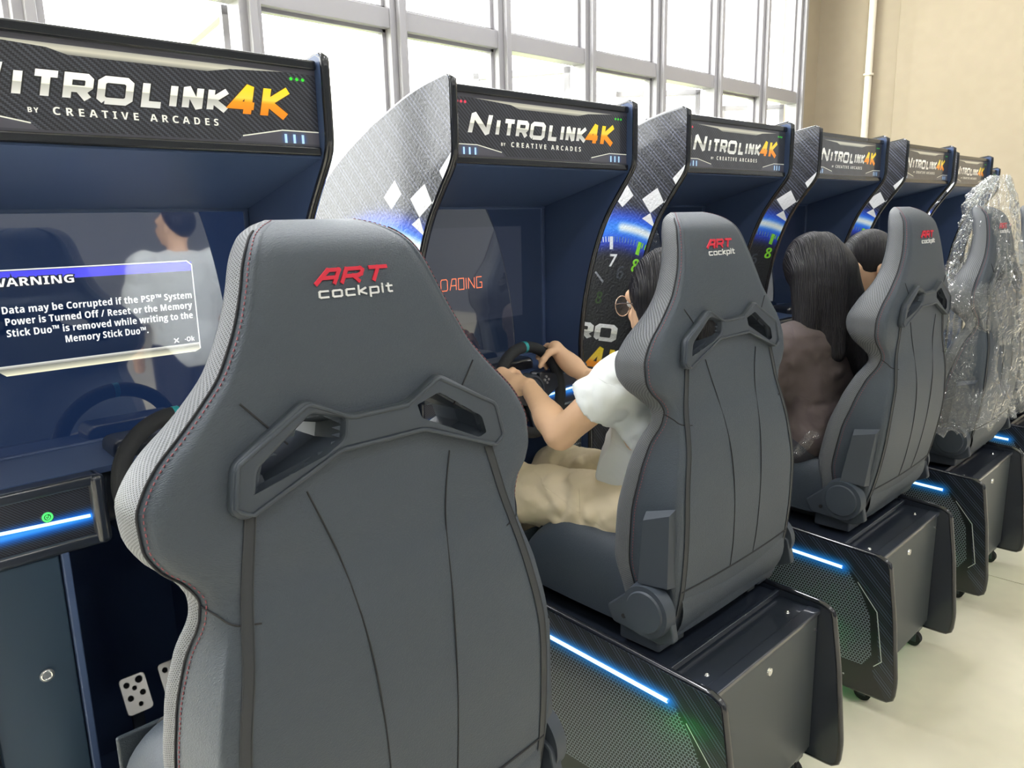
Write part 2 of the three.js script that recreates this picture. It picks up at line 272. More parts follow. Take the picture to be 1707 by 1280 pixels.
// side art: z -2.3 .. -1.35 across, height 1.85
const sideTex = canvasTex(1000, 1948, (c, W, H) => {
  const X = (z) => (z + 2.3) / 0.95 * W, Y = (y) => (1 - y / 1.85) * H, S = H / 1.85;
  c.fillStyle = '#14151b'; c.fillRect(0, 0, W, H); twill(c, 0, 0, W, Y(1.47), 17, '#14151c', '#565a6e'); twill(c, 0, Y(0.8), W, H, 17, '#121319', '#40434f');
  const cx = X(-1.665), cy = Y(1.05), R = 0.415 * S;
  c.save(); c.filter = 'blur(20px)'; c.lineCap = 'round';
  c.strokeStyle = '#1438e0'; c.lineWidth = 0.12 * S; c.beginPath(); c.arc(cx, cy, R * 0.985, -2.75, -0.4); c.stroke();
  c.strokeStyle = '#2c92ff'; c.lineWidth = 0.06 * S; c.beginPath(); c.arc(cx, cy, R, -2.3, -0.5); c.stroke(); c.filter = 'blur(7px)';
  c.strokeStyle = '#f4fbff'; c.lineWidth = 0.027 * S; c.beginPath(); c.arc(cx, cy, R * 1.005, -1.47, -0.62); c.stroke(); c.restore();
  for (let i = -44; i <= 18; i++) { const a = -Math.PI / 2 + i * 0.0314, big = i % 10 === 0, r0 = 0.385 * S, r1 = big ? 0.342 * S : 0.367 * S; c.strokeStyle = i >= 10 ? '#8ae02a' : i > 0 ? '#5d86b8' : '#e8ecf2'; c.lineWidth = big ? 15 : 4; c.beginPath(); c.moveTo(cx + Math.cos(a) * r0, cy + Math.sin(a) * r0); c.lineTo(cx + Math.cos(a) * r1, cy + Math.sin(a) * r1); c.stroke(); }
  c.textAlign = 'center'; c.textBaseline = 'middle'; c.font = 'italic bold 62px sans-serif';
  for (let n = 3; n <= 8; n++) { const a = -Math.PI / 2 + (n - 7) * 0.314; c.fillStyle = n === 8 ? '#86dc2a' : '#f2f4f6'; c.fillText(String(n), cx + Math.cos(a) * 0.305 * S, cy + Math.sin(a) * 0.305 * S); }
  c.fillStyle = '#3b3d47'; c.fillText('6', X(-1.633), Y(1.315)); c.fillStyle = '#2f4a1c'; c.fillText('8', X(-1.724), Y(1.226));
  c.strokeStyle = '#8d9097'; c.lineWidth = 9; c.beginPath(); c.moveTo(X(-1.735), Y(1.315)); c.lineTo(X(-1.70), Y(1.28)); c.stroke();
  c.fillStyle = '#e9e9ec'; // the chequered flag
  for (const q of [[[-1.33, 1.70], [-1.365, 1.665], [-1.426, 1.612], [-1.412, 1.588], [-1.33, 1.62]], [[-1.482, 1.586], [-1.457, 1.541], [-1.508, 1.508], [-1.541, 1.553]], [[-1.457, 1.541], [-1.42, 1.575], [-1.40, 1.53], [-1.44, 1.5]], [[-1.508, 1.508], [-1.492, 1.47], [-1.47, 1.45], [-1.54, 1.492]], [[-1.60, 1.60], [-1.575, 1.565], [-1.62, 1.53], [-1.65, 1.56]]]) { c.beginPath(); q.forEach(([z, y], i) => (i ? c.lineTo(X(z), Y(y)) : c.moveTo(X(z), Y(y)))); c.fill(); }
  const h = 0.047 * S; // NITRO / LINK-less stacked mark: NITRO above 4K
  inkWord(c, 'NITRO', X(-2.07), Y(1.082), h, 0.42, 0.36, 0.2, '#07070a', 1.9); inkWord(c, 'NITRO', X(-2.07), Y(1.082), h, 0.3, 0.36, 0.2, silver(c, -h, 0), 1.9);
  const k = 0.086 * S; inkWord(c, '4K', X(-1.775), Y(0.963), k, 0.32, 0.34, 0.25, '#3a2405', 0.98); inkWord(c, '4K', X(-1.775), Y(0.963), k, 0.25, 0.34, 0.25, gold(c, -k, 0), 0.98);
  inkWord(c, 'LINK', X(-2.16), Y(0.963), k, 0.26, 0.34, 0.25, silver(c, -k, 0), 0.9);
});
// base art: z -1.5 .. -0.68 across, y 0.04 .. 0.54
const BZ0 = -1.5, BZW = 0.82, BY0 = 0.04, BYH = 0.5;
const baseTex = canvasTex(1640, 1000, (c, W, H) => {
  const X = (z) => (z - BZ0) / BZW * W, Y = (y) => (1 - (y - BY0) / BYH) * H, poly = (P) => { c.beginPath(); P.forEach(([z, y], i) => (i ? c.lineTo(X(z), Y(y)) : c.moveTo(X(z), Y(y)))); c.closePath(); };
  twill(c, 0, 0, W, H, 27, '#10131a', '#4c566c');
  const hexP = [[-1.5, 0.462], [-0.845, 0.435], [-0.81, 0.385], [-0.778, 0.32], [-0.764, 0.19], [-0.79, 0.15], [-1.5, 0.15]];
  c.fillStyle = '#14161b'; poly([[-1.5, 0.47], [-0.84, 0.44], [-0.8, 0.4], [-0.76, 0.335], [-0.742, 0.17], [-0.76, 0.14], [-0.7, 0.04], [-1.5, 0.04]]); c.fill();
  c.save(); poly(hexP); c.clip(); c.fillStyle = '#8b95a2'; c.fillRect(0, 0, W, H);
  const p = 18; c.fillStyle = '#14161b'; for (let r = 0; r * p * 0.87 < H; r++) for (let q = 0; q * p < W + p; q++) { const x = q * p * 1.0 + (r % 2) * p / 2, y = r * p * 0.87; c.beginPath(); for (let k = 0; k < 6; k++) { const a = Math.PI / 6 + k * Math.PI / 3; c.lineTo(x + Math.cos(a) * p * 0.46, y + Math.sin(a) * p * 0.46); } c.fill(); }
  c.restore();
  c.strokeStyle = '#d7dbd9'; c.lineWidth = 5; c.beginPath(); [[-0.82, 0.412], [-0.758, 0.335], [-0.734, 0.182], [-0.756, 0.158]].forEach(([z, y], i) => (i ? c.lineTo(X(z), Y(y)) : c.moveTo(X(z), Y(y)))); c.stroke();
  c.fillStyle = '#b9bcbd'; for (let i = 0; i < 3; i++) { c.beginPath(); c.arc(X(-0.876 + i * 0.017), Y(0.098), 6, 0, 7); c.fill(); }
  c.save(); c.filter = 'blur(20px)'; c.strokeStyle = '#2196ff'; c.lineWidth = 78; c.lineCap = 'round'; c.beginPath(); c.moveTo(X(-1.5), Y(0.470)); c.lineTo(X(-0.865), Y(0.444)); c.stroke(); c.restore();  // blue glow of the light strip, painted into the panel colour
});
const consoleTex = canvasTex(800, 420, (c, W, H) => {
  carbon(c, 0, 0, W, H, 6, '#121318', '#363943');
  c.save(); c.filter = 'blur(26px)'; c.strokeStyle = '#1166d8'; c.lineWidth = 120; c.beginPath(); c.moveTo(-40, 265); c.lineTo(W + 40, 265); c.stroke(); c.filter = 'blur(12px)'; c.strokeStyle = '#3ea2ff'; c.lineWidth = 46; c.beginPath(); c.moveTo(-40, 265); c.lineTo(W + 40, 265); c.stroke(); c.restore();  // light strip glow painted into the console face as two blurred blue bands
});
// screens: the glass is 0.64 x 0.47, cabinet middle at its middle
function screenTex(kind) {
  return canvasTex(1280, 940, (c, W, H) => {
    const X = (x) => (x + 0.32) / 0.64 * W, Y = (y) => (1.54 - y) / 0.47 * H;
    c.fillStyle = '#121a28'; c.fillRect(0, 0, W, H);
    c.strokeStyle = '#2b3342'; c.lineWidth = 4; c.strokeRect(4, 4, W - 8, H - 8);
    if (kind === 'warning') {
      c.fillStyle = '#12203a'; c.fillRect(0, 0, W, H);
      const x0 = X(-0.205), x1 = X(0.187), y0 = Y(1.432), y1 = Y(1.228);
      c.fillStyle = '#0f1c34'; c.fillRect(x0, y0, x1 - x0, y1 - y0);
      c.fillStyle = '#4a48d8'; c.fillRect(x0, y0 + 4, x1 - x0, 40); c.fillStyle = '#0f1c34'; c.fillRect(x0, y0 + 30, 262, 16);
      const g = c.createLinearGradient(0, y1 - 44, 0, y1); g.addColorStop(0, '#f0f0ea'); g.addColorStop(0.4, '#77786f'); g.addColorStop(1, '#e8e4c4'); c.fillStyle = g; c.beginPath(); c.moveTo(x0, y1 - 40); c.lineTo(x1, y1 - 40); c.lineTo(x1, y1 - 10); c.lineTo(x1 - 24, y1); c.lineTo(x0 + 24, y1); c.lineTo(x0, y1 - 20); c.fill();
      c.strokeStyle = '#e9e9de'; c.lineWidth = 5; c.beginPath(); c.moveTo(x0, y1 - 18); c.lineTo(x0, y0); c.lineTo(x1 - 20, y0); c.lineTo(x1, y0 + 18); c.lineTo(x1, y1 - 12); c.stroke();
      c.fillStyle = '#f4f4ee'; c.textBaseline = 'alphabetic'; c.textAlign = 'left'; c.save(); c.translate(x0 + 14, y0 + 62); c.scale(1.38, 1); c.font = 'bold 44px sans-serif'; c.lineWidth = 7; c.strokeStyle = '#20222c'; c.strokeText('WARNING', 0, 0); c.fillText('WARNING', 0, 0); c.restore();
      c.textAlign = 'center'; const mid = (x0 + x1) / 2 + 14, L = ['Data may be Corrupted if the PSP\u2122 System', 'Power is Turned Off / Reset or the Memory', 'Stick Duo\u2122 is removed while writing to the', 'Memory Stick Duo\u2122.'];
      L.forEach((t, i) => { c.font = 'bold 40px sans-serif'; const w = c.measureText(t).width, s = Math.min(1, (x1 - x0 - 46) / w) * (i < 3 ? 1 : 0.97); c.save(); c.translate(mid, y0 + 166 + i * 45); c.scale(i < 3 ? (x1 - x0 - 50) / w * (i === 0 ? 1 : 0.985) : s * 0.86, 1); c.fillText(t, 0, 0); c.restore(); });
      c.font = 'bold 28px sans-serif'; c.fillText('\u00b7Ok', x1 - 44, y1 - 50); c.lineWidth = 5; c.strokeStyle = '#f4f4ee'; c.beginPath(); c.moveTo(x1 - 112, y1 - 70); c.lineTo(x1 - 92, y1 - 50); c.moveTo(x1 - 92, y1 - 70); c.lineTo(x1 - 112, y1 - 50); c.stroke();
    } else if (kind === 'loading') {
      c.fillStyle = '#232834'; c.fillRect(X(-0.22), Y(1.485), X(0.225) - X(-0.22), Y(1.2) - Y(1.485));
      inkWord(c, 'LOADING', X(-0.138), Y(1.303), 66, 0.085, 0.3, 0, '#ff7a4a', 0.92);
    } else { c.fillStyle = '#1a2030'; c.fillRect(X(-0.22), Y(1.485), X(0.225) - X(-0.22), Y(1.2) - Y(1.485)); }
  });
}
const artMat = (t, o = {}) => phy({ map: t, roughness: 0.35, clearcoat: 1, clearcoatRoughness: 0.04, ...o });
M.marquee = artMat(marqueeTex, { emissive: lin(1, 1, 1), emissiveMap: marqueeTex, emissiveIntensity: 0.28, clearcoatRoughness: 0.06 });
sideTex.repeat.set(1 / 0.95, 1 / 1.85); sideTex.offset.set(2.3 / 0.95, 0);
M.side = artMat(sideTex, { clearcoat: 0.45, clearcoatRoughness: 0.1, roughness: 0.5, bumpMap: peelBump, bumpScale: 0.0012 });
baseTex.repeat.set(1 / BZW, 1 / BYH); baseTex.offset.set(-BZ0 / BZW, -BY0 / BYH);
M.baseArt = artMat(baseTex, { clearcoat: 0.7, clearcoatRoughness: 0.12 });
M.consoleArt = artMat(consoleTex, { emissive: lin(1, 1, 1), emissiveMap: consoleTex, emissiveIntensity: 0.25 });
const screenMat = (k, e) => { const t = screenTex(k); return phy({ map: t, color: lin(0.4, 0.4, 0.4), emissive: lin(1, 1, 1), emissiveMap: t, emissiveIntensity: e, roughness: 0.03, ior: 2.6 }); };
M.screens = { warning: screenMat('warning', 0.9), loading: screenMat('loading', 0.9), dark: screenMat('dark', 0.4) };

// ---------------------------------------------------------------- the room
const ZW = -4, XE = 8.61, CEIL = 5.4, ZB = 9, XL = -7;
{ // floor slabs with a recessed joint
  const f = struct('floor', box(XL - 0.2, XE + 0.2, -0.25, -0.012, ZW - 0.2, ZB + 0.2), M.joint);
  const xs = [XL - 0.2, -2.5, 3.5, XE + 0.2], zs = [ZW - 0.2, 1.9, 5.4, ZB + 0.2];
  for (let i = 0; i < 3; i++) for (let j = 0; j < 3; j++) mesh('floor_slab', box(xs[i] + 0.003, xs[i + 1] - 0.003, -0.1, 0, zs[j] + 0.003, zs[j + 1] - 0.003), M.floor, f);
  struct('ceiling', box(XL - 0.2, XE + 0.2, CEIL, CEIL + 0.2, ZW - 0.2, ZB + 0.2), M.ceiling);
  struct('wall_left', box(XL - 0.2, XL, 0, CEIL, ZW - 0.2, ZB + 0.2), M.backWall);
  struct('wall_rear', box(XL, XE, 0, CEIL, ZB, ZB + 0.2), M.backWall);
  struct('wall_right', [box(XE, XE + 0.2, 0, CEIL, ZW - 0.2, ZB + 0.2), box(XE - 0.06, XE, 0, CEIL, -3.16, -3.0, 0.01), box(XE - 0.10, XE, 0, CEIL, -3.0, 0.6)], M.wall);
  struct('wall_added_partition', box(XE - 0.16, XE, 0, CEIL, 0.6, ZB), M.backWall);  // unseen grey partition, added to keep beige wall out of the screen reflections
  // window wall: parapet, head and end pieces, then frame and panes
  struct('wall_back', [box(XL, XE, 0, 0.55, ZW - 0.2, ZW), box(XL, XE, 5.15, CEIL, ZW - 0.2, ZW), box(8.2, XE, 0.55, 5.15, ZW - 0.2, ZW), box(XL, -5.3, 0.55, 5.15, ZW - 0.2, ZW)], M.wall);
  const p = mesh('wall_pipe', [rod([XE - 0.05, 0, -3.43], [XE - 0.05, CEIL, -3.43], 0.035, 0.035, 16)], M.pipe, scene); tag(p, 'thin cream vertical pipe running up the beige end wall', 'pipe');
  mesh('pipe_clamp', rod([XE - 0.05, 2.86, -3.43], [XE - 0.05, 2.88, -3.43], 0.05, 0.05, 16), M.pipe, p);
  mesh('pipe_clamp', rod([XE - 0.05, 1.2, -3.43], [XE - 0.05, 1.22, -3.43], 0.05, 0.05, 16), M.pipe, p);
}
const MX = [-5.3, -4.4, -3.5, -2.6, -1.68, -0.77, 0.12, 1.04, 2.06, 3.0, 3.88, 4.77, 5.68, 6.57, 7.4, 8.18];
{
  const w = new THREE.Group(); w.name = 'window_1'; w.userData.kind = 'structure'; scene.add(w);
  const TR = [0.58, 2.67, 5.12];
  MX.forEach((x) => { mesh('mullion', [box(x - 0.062, x + 0.062, 0.55, 5.15, ZW - 0.1, ZW + 0.03, 0.004), box(x - 0.022, x + 0.022, 0.55, 5.15, ZW + 0.03, ZW + 0.07, 0.006)], M.frame, w); });
  TR.forEach((y) => mesh('transom', box(-5.3, 8.18, y - 0.055, y + 0.055, ZW - 0.09, ZW + 0.02, 0.004), M.frame, w));
  const open = new Set([7, 10, 12, 14]);     // bays whose lower leaf stands open: index of the mullion at their left
  for (let i = 0; i < MX.length - 1; i++) for (let r = 0; r < 2; r++) {
    const x0 = MX[i] + 0.058, x1 = MX[i + 1] - 0.058, y0 = TR[r] + 0.05, y1 = TR[r + 1] - 0.05, isOpen = r === 0 && open.has(i);
    const s = new THREE.Group(); s.name = 'window_leaf'; s.position.set(x1, 0, ZW - 0.05); w.add(s);
    const W = x1 - x0, fr = isOpen ? 0.05 : 0.026;
    mesh('leaf_frame', [box(-W, 0, y0, y0 + fr, -0.025, 0.025, 0.003), box(-W, 0, y1 - fr, y1, -0.025, 0.025, 0.003), box(-W, -W + fr, y0, y1, -0.025, 0.025, 0.003), box(-fr, 0, y0, y1, -0.025, 0.025, 0.003)], M.frame, s);
    mesh('pane', box(-W + fr, -fr, y0 + fr, y1 - fr, -0.002, 0.002), M.glass, s);
    if (isOpen) { s.position.z = ZW - 0.12; s.rotation.y = -(i === 7 ? 1.75 : i === 10 ? 1.05 : 0.8); }
  }
}
// ---------------------------------------------------------------- outside
{
  tag(mesh('lawn', box(-60, 90, -0.5, -0.3, -90, ZW - 0.6), M.lawn, scene), 'pale green ground outside beyond the windows', 'ground', null, 'structure');
  const b = thing('office_building', 'pale building with thin vertical fins seen hazily through the windows', 'building', [16, -0.3, -44]);
  mesh('wall', box(-12, 12, 0, 8.5, -6, 6), M.facade, b);
  for (let i = 0; i < 24; i++) mesh('facade_fin', box(-11.7 + i, -11.35 + i, 0.8, 8, 6, 6.4), M.facadeDark, b);
  mesh('roof', box(-12.4, 12.4, 8.5, 8.9, -6.4, 6.4), M.facadeDark, b);
  const shrub = (x, z, s, label) => {
    const g = thing('shrub', label, 'shrub', [x, -0.3, z], 'shrubs outside the windows');
    mesh('stem', [rod([0, 0, 0], [0, s * 0.5, 0], 0.05, 0.03, 8), rod([0, s * 0.3, 0], [0.2 * s, s * 0.7, 0.1], 0.03, 0.02, 6)], M.bark, g);
    const P = [], q = new THREE.PlaneGeometry(0.16, 0.09, 1, 1);
    for (let i = 0; i < 900; i++) { const u = rnd() * 6.283, c = rnd() * 2 - 1, r = s * 0.55 * Math.cbrt(rnd()), l = q.clone(); l.rotateX(rnd() * 6); l.rotateY(rnd() * 6); l.translate(r * Math.sqrt(1 - c * c) * Math.cos(u), s * 0.62 + r * c * 0.9, r * Math.sqrt(1 - c * c) * Math.sin(u)); P.push(l); }
    tag(mesh('foliage', P, M.leaf, g), null, null, null, 'stuff');
  };
  shrub(1.6, -6.3, 1.9, 'leafy yellow green shrub outside, left of the second cabinet');
  shrub(4.3, -8.4, 2.0, 'leafy yellow green shrub outside, behind the second cabinet');
  shrub(7.2, -8.8, 1.9, 'leafy yellow green shrub outside, behind the third cabinet');
}
// ---------------------------------------------------------------- ceiling lamps (their own light)
LAMP_AT.forEach(([x, z], i) => {
  const t = thing('ceiling_lamp', 'white rectangular lamp panel hung ' + ['over the cabinets', 'over the aisle behind the seats', 'at the rear of the hall'][i >> 2] + ', ' + ['left of the nearest cabinet', 'nearest the first cabinet', 'level with the fourth cabinet', 'nearest the beige end wall'][i % 4], 'lamp', [x, 4.6, z], 'ceiling lamps of the hall');
  mesh('housing', box(-LAMP.w / 2 - 0.02, LAMP.w / 2 + 0.02, 0.01, 0.07, -LAMP.h / 2 - 0.02, LAMP.h / 2 + 0.02, 0.01), M.lampBody, t);
  mesh('lamp_diffuser', box(-LAMP.w / 2, LAMP.w / 2, 0, 0.012, -LAMP.h / 2, LAMP.h / 2), M.lampGlow, t);
  for (const sx of [-0.5, 0.5]) mesh('suspension', rod([sx, 0.07, 0], [sx, CEIL - 4.6, 0], 0.006), M.lampBody, t);
  const l = new THREE.RectAreaLight(LAMP.color, LAMP.intensity * (i < 4 ? 2.5 : 0.85), LAMP.w, LAMP.h); l.position.set(x, 4.59, z); l.lookAt(x, 0, z); scene.add(l);
});

// ---------------------------------------------------------------- arcade cabinets
const CW = 0.69, CZ = -1.8;
function makeCabinet(screen) {
  const t = new THREE.Group(); t.name = numbered('arcade_cabinet'); scene.add(t);
  const P = (name, geo, mat, parent = t, label) => { const list = [].concat(geo); const m = mesh(name, list.length > 1 ? merge(list) : list[0].clone(), mat, parent, label); m.geometry.translate(0, 0, -CZ); return m; };
  const prof = [[-1.38, 1.818], [-1.38, 1.65], [-1.39, 1.625], [-1.425, 1.58], [-1.485, 1.497], [-1.53, 1.39], [-1.565, 1.26], [-1.585, 1.13], [-1.585, 1.04], [-1.56, 0.95], [-1.545, 0.86], [-1.545, 0.06], [-2.28, 0.06], [-2.28, 1.0], [-2.22, 1.22], [-2.13, 1.4], [-2.02, 1.52], [-1.93, 1.61], [-1.77, 1.70], [-1.52, 1.795]];
  const rad = [0.018, 0.03, 0.03, 0.04, 0.05, 0.06, 0.06, 0.06, 0.06, 0.05, 0.05, 0.03, 0.03, 0.1, 0.1, 0.08, 0.08, 0.08, 0.1, 0.1, 0.02], outline = shapeOf(prof, rad);
  const pts = outline.getPoints(6), inner = new THREE.Shape(pts.map((p) => p.clone()));
  for (const side of [0, 1]) {
    const x = side ? CW : 0, put = (g, dx) => { g.rotateY(-Math.PI / 2); g.translate(x + dx, 0, 0); return g; };
    const panel = P('side_panel', put(extrude(inner, 0.018), side ? 0 : 0.018), M.navy);
    // printed sheet on the outer face
    P('side_graphic', put(extrude(outline, 0.002), side ? 0.002 : 0), side ? M.gloss : M.side, panel);
    P('edge_trim', new THREE.TubeGeometry((() => { const c = new THREE.CurvePath(), q = pts.map((p) => V(x + (side ? -0.009 : 0.009), p.y, p.x)); for (let i = 0; i < q.length - 1; i++) if (q[i].distanceTo(q[i + 1]) > 1e-5) c.add(new THREE.LineCurve3(q[i], q[i + 1])); c.add(new THREE.LineCurve3(q[q.length - 1], q[0])); return c; })(), 260, 0.0096, 8, false), M.trim, panel);
  }
  const xi = 0.019, xo = CW - 0.019;
  // marquee box
  P('marquee_housing', [box(xi, xo, 1.785, 1.803, -1.55, -1.392, 0.004), box(xi, xo, 1.628, 1.645, -1.5, -1.392, 0.004)], M.trim);
  P('marquee', box(xi, xo, 1.645, 1.786, -1.41, -1.402).toNonIndexed ? (() => { const g = new THREE.PlaneGeometry(xo - xi, 0.141); g.translate((xi + xo) / 2, 1.7155, -1.4005); return g; })() : null, M.marquee, t, 'backlit printed title sign');
  P('marquee_back', box(xi, xo, 1.64, 1.79, -1.43, -1.402), M.navy);
  P('top_panel', [bar([CW / 2, 1.792, -1.5], [CW / 2, 1.69, -1.77], xo - xi, 0.012), bar([CW / 2, 1.69, -1.77], [CW / 2, 1.51, -2.01], xo - xi, 0.012), bar([CW / 2, 1.51, -2.01], [CW / 2, 1.2, -2.2], xo - xi, 0.012)], M.gloss);
  P('back_panel', box(xi, xo, 0.1, 1.22, -2.27, -2.255), M.navy);
  P('hood_panel', bar([CW / 2, 1.63, -1.4], [CW / 2, 1.54, -1.735], xo - xi, 0.012), M.navy);
  // screen
  P('screen_frame', [box(xi, xo, 1.53, 1.546, -1.75, -1.722, 0.003), box(xi, xo, 1.062, 1.072, -1.75, -1.722, 0.003), box(xi, xi + 0.012, 1.07, 1.54, -1.75, -1.724, 0.003), box(xo - 0.012, xo, 1.07, 1.54, -1.75, -1.724, 0.003), box(xi, xo, 1.06, 1.55, -1.80, -1.752)], M.navy);
  P('screen', (() => { const g = new THREE.PlaneGeometry(xo - xi - 0.02, 0.46); g.translate(CW / 2, 1.302, -1.729); return g; })(), M.screens[screen]);
  P('ledge_panel', bar([CW / 2, 1.062, -1.735], [CW / 2, 1.048, -1.58], xo - xi, 0.012), M.navy);
  // consoles left and right of the wheel
  for (const s of [0, 1]) {
    const X = (x) => (s ? CW - x : x), bx = (x0, x1, ...r) => box(Math.min(X(x0), X(x1)), Math.max(X(x0), X(x1)), ...r);
    const c = P('console', [bx(xi, 0.235, 0.932, 1.04, -1.75, -1.556, 0.012), bx(xi, 0.245, 1.03, 1.052, -1.75, -1.545, 0.008), bx(xi, 0.245, 0.915, 0.938, -1.75, -1.545, 0.008), bx(0.222, 0.250, 0.915, 1.052, -1.75, -1.54, 0.012)], M.gloss);
    P('console_face', (() => { const g = new THREE.PlaneGeometry(0.2, 0.094); g.translate(X(0.122), 0.984, -1.5545); return g; })(), M.consoleArt, c);
    P('light_strip', tube([[X(0.024), 0.9835, -1.5535], [X(0.218), 0.9735, -1.5535]], 0.0032, 4, 8), M.ledBlue, c, 'glowing blue white light strip');
    if (!s) {
      const b = P('power_button', [rod([0.148, 0.992, -1.556], [0.148, 0.992, -1.549], 0.0105, 0.0105, 24)], M.chrome, c);
      const ring = new THREE.TorusGeometry(0.0075, 0.0016, 8, 24); ring.translate(0.148, 0.992, -1.5485); const ring2 = new THREE.TorusGeometry(0.0032, 0.0008, 6, 18, 5); ring2.rotateZ(1.9); ring2.translate(0.148, 0.992, -1.5485);
      b.name = 'power_button'; P('power_ring', [ring, ring2, box(0.1475, 0.1485, 0.992, 0.9965, -1.549, -1.5478)], M.ledGreen, c, 'green lit ring and power symbol');
    }
  }
  P('wheel_mount', [box(0.25, 0.44, 0.925, 1.045, -1.75, -1.62, 0.015), box(0.29, 0.49, 0.94, 1.09, -1.7, -1.6, 0.02), box(0.28, 0.5, 0.90, 0.945, -1.72, -1.57, 0.01)], M.gloss);
  // lower body: door box, footwell, right box with a printed mesh front
  const door = P('coin_door', [box(xi, 0.158, 0.09, 0.915, -1.575, -1.553, 0.004)], M.panel);
  P('door_frame', [box(xi, 0.172, 0.07, 0.925, -2.24, -1.576), box(0.160, 0.174, 0.07, 0.925, -1.6, -1.548, 0.003)], M.navy);
  P('lock', [rod([0.108, 0.694, -1.556], [0.108, 0.694, -1.547], 0.0125, 0.0125, 24), new THREE.TorusGeometry(0.0085, 0.002, 8, 24).translate(0.108, 0.694, -1.547)], M.chrome, door, 'round chrome lock');
  P('right_box', [box(0.53, xo, 0.07, 0.925, -2.24, -1.572)], M.navy);
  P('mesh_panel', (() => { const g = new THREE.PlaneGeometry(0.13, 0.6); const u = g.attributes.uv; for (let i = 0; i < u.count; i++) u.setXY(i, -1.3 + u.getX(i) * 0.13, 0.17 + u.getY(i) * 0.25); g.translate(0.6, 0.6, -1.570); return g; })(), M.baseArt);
  P('footwell', [box(0.172, 0.53, 0.07, 0.92, -2.25, -2.1), box(0.172, 0.53, 0.05, 0.12, -2.1, -1.5)], M.navy);
  // pedals
  for (const [k, x] of [[0, 0.335], [1, 0.425], [2, 0.512]]) {
    const sh = shapeOf([[-0.03, -0.045], [0.03, -0.045], [0.03, 0.045], [-0.03, 0.045]], 0.012);
    for (const [hx, hy, r] of [[-0.015, 0.026, 0.006], [0.014, 0.03, 0.0075], [0.0, 0.014, 0.0045], [-0.014, -0.006, 0.006], [0.015, -0.002, 0.006], [0.004, -0.026, 0.0045]]) { const h = new THREE.Path(); h.absarc(hx, hy, r, 0, Math.PI * 2, true); sh.holes.push(h); }
    const g = extrude(sh, 0.006, 0.0015); g.rotateX(-0.55); g.translate(x, 0.405, -1.85);
    const p = P('pedal', g, M.brushed, t, 'drilled metal pedal');
    P('pedal_backing', (() => { const q = new THREE.BoxGeometry(0.056, 0.084, 0.003); q.rotateX(-0.55); q.translate(x, 0.4035, -1.852); return q; })(), M.hole, p);
    P('pedal_arm', bar([x, 0.37, -1.86], [x, 0.16, -1.83], 0.026, 0.012), k === 0 ? M.plastic : M.brushed, p);
  }
  // steering wheel: a part with its own pieces
  const w = new THREE.Group(); w.name = 'steering_wheel'; w.position.set(0.395, 1.012, -1.53 - CZ); w.rotation.x = -0.2; t.add(w);
  const Wm = (n, g, m, l) => mesh(n, g, m, w, l);
  Wm('rim', new THREE.TorusGeometry(0.125, 0.0165, 16, 72), M.suede);
  Wm('top_marker', (() => { const g = new THREE.TorusGeometry(0.125, 0.017, 12, 6, 0.09); g.rotateZ(Math.PI / 2 - 0.045); return g; })(), M.teal, 'teal top marker');
  const sp = (pts, d) => { const g = extrude(shapeOf(pts, 0.006), d, 0.002); g.translate(0, 0, -d / 2); return g; };
  Wm('spokes', [sp([[-0.118, 0.03], [-0.04, 0.045], [-0.03, -0.045], [-0.118, -0.005]], 0.014), sp([[0.118, 0.03], [0.04, 0.045], [0.03, -0.045], [0.118, -0.005]], 0.014), sp([[-0.03, -0.03], [0.03, -0.03], [0.018, -0.118], [-0.018, -0.118]], 0.014)], M.gloss);
  Wm('hub', [new THREE.CylinderGeometry(0.043, 0.05, 0.03, 40).rotateX(Math.PI / 2), new THREE.TorusGeometry(0.036, 0.003, 8, 40).translate(0, 0, 0.016)], M.plastic);
  Wm('hub_emblem', [new THREE.TorusGeometry(0.016, 0.0025, 8, 24, 4.2).rotateZ(0.6).translate(0, 0, 0.017), box(0.002, 0.02, -0.003, 0.003, 0.0155, 0.019)], M.chrome);
  const bt = []; for (const [x, y] of [[-0.062, 0.028], [-0.054, 0.019], [-0.07, 0.019], [-0.062, 0.010], [0.062, 0.028], [0.054, 0.019], [0.07, 0.019], [0.062, 0.010]]) bt.push(rod([x, y, 0.006], [x, y, 0.012], 0.0038, 0.0038, 12));
  Wm('buttons', bt, M.button).userData.kind = 'stuff';
  Wm('dial', [rod([0.04, -0.036, 0.004], [0.04, -0.036, 0.018], 0.015, 0.013, 24)], M.redDial, 'red dial'); Wm('dial_cap', rod([0.04, -0.036, 0.018], [0.04, -0.036, 0.020], 0.006, 0.006, 16), M.plastic);
  Wm('paddle', [box(0.05, 0.085, -0.04, 0.0, -0.03, -0.022, 0.003), box(-0.085, -0.05, -0.04, 0.0, -0.03, -0.022, 0.003)], M.teal);
  Wm('column', [rod([0, 0, -0.012], [0, 0, -0.09], 0.04, 0.05, 24)], M.plastic);
  return t;
}
const CABS = [
  [0.169, 0.015, 'warning', 'leftmost and nearest black racing cabinet, its screen showing a warning message'],
  [1.182, -0.01, 'loading', 'black racing cabinet whose screen shows orange loading letters, in front of the driver in white'],
  [2.1, 0.008, 'dark', 'black racing cabinet in front of the driver in brown, third from the left'],
  [3.0, 0.01, 'dark', 'black racing cabinet behind the dark haired head, fourth from the left'],
  [3.912, 0.01, 'dark', 'black racing cabinet fifth from the left, its sign fully seen before the beige wall'],
  [5.02, -0.1, 'dark', 'black racing cabinet sixth from the left, the left edge of its sign hidden'],
  [6.76, -0.49, 'dark', 'farthest and rightmost black racing cabinet, only the end of its sign showing'],
];
const cabSource = {};
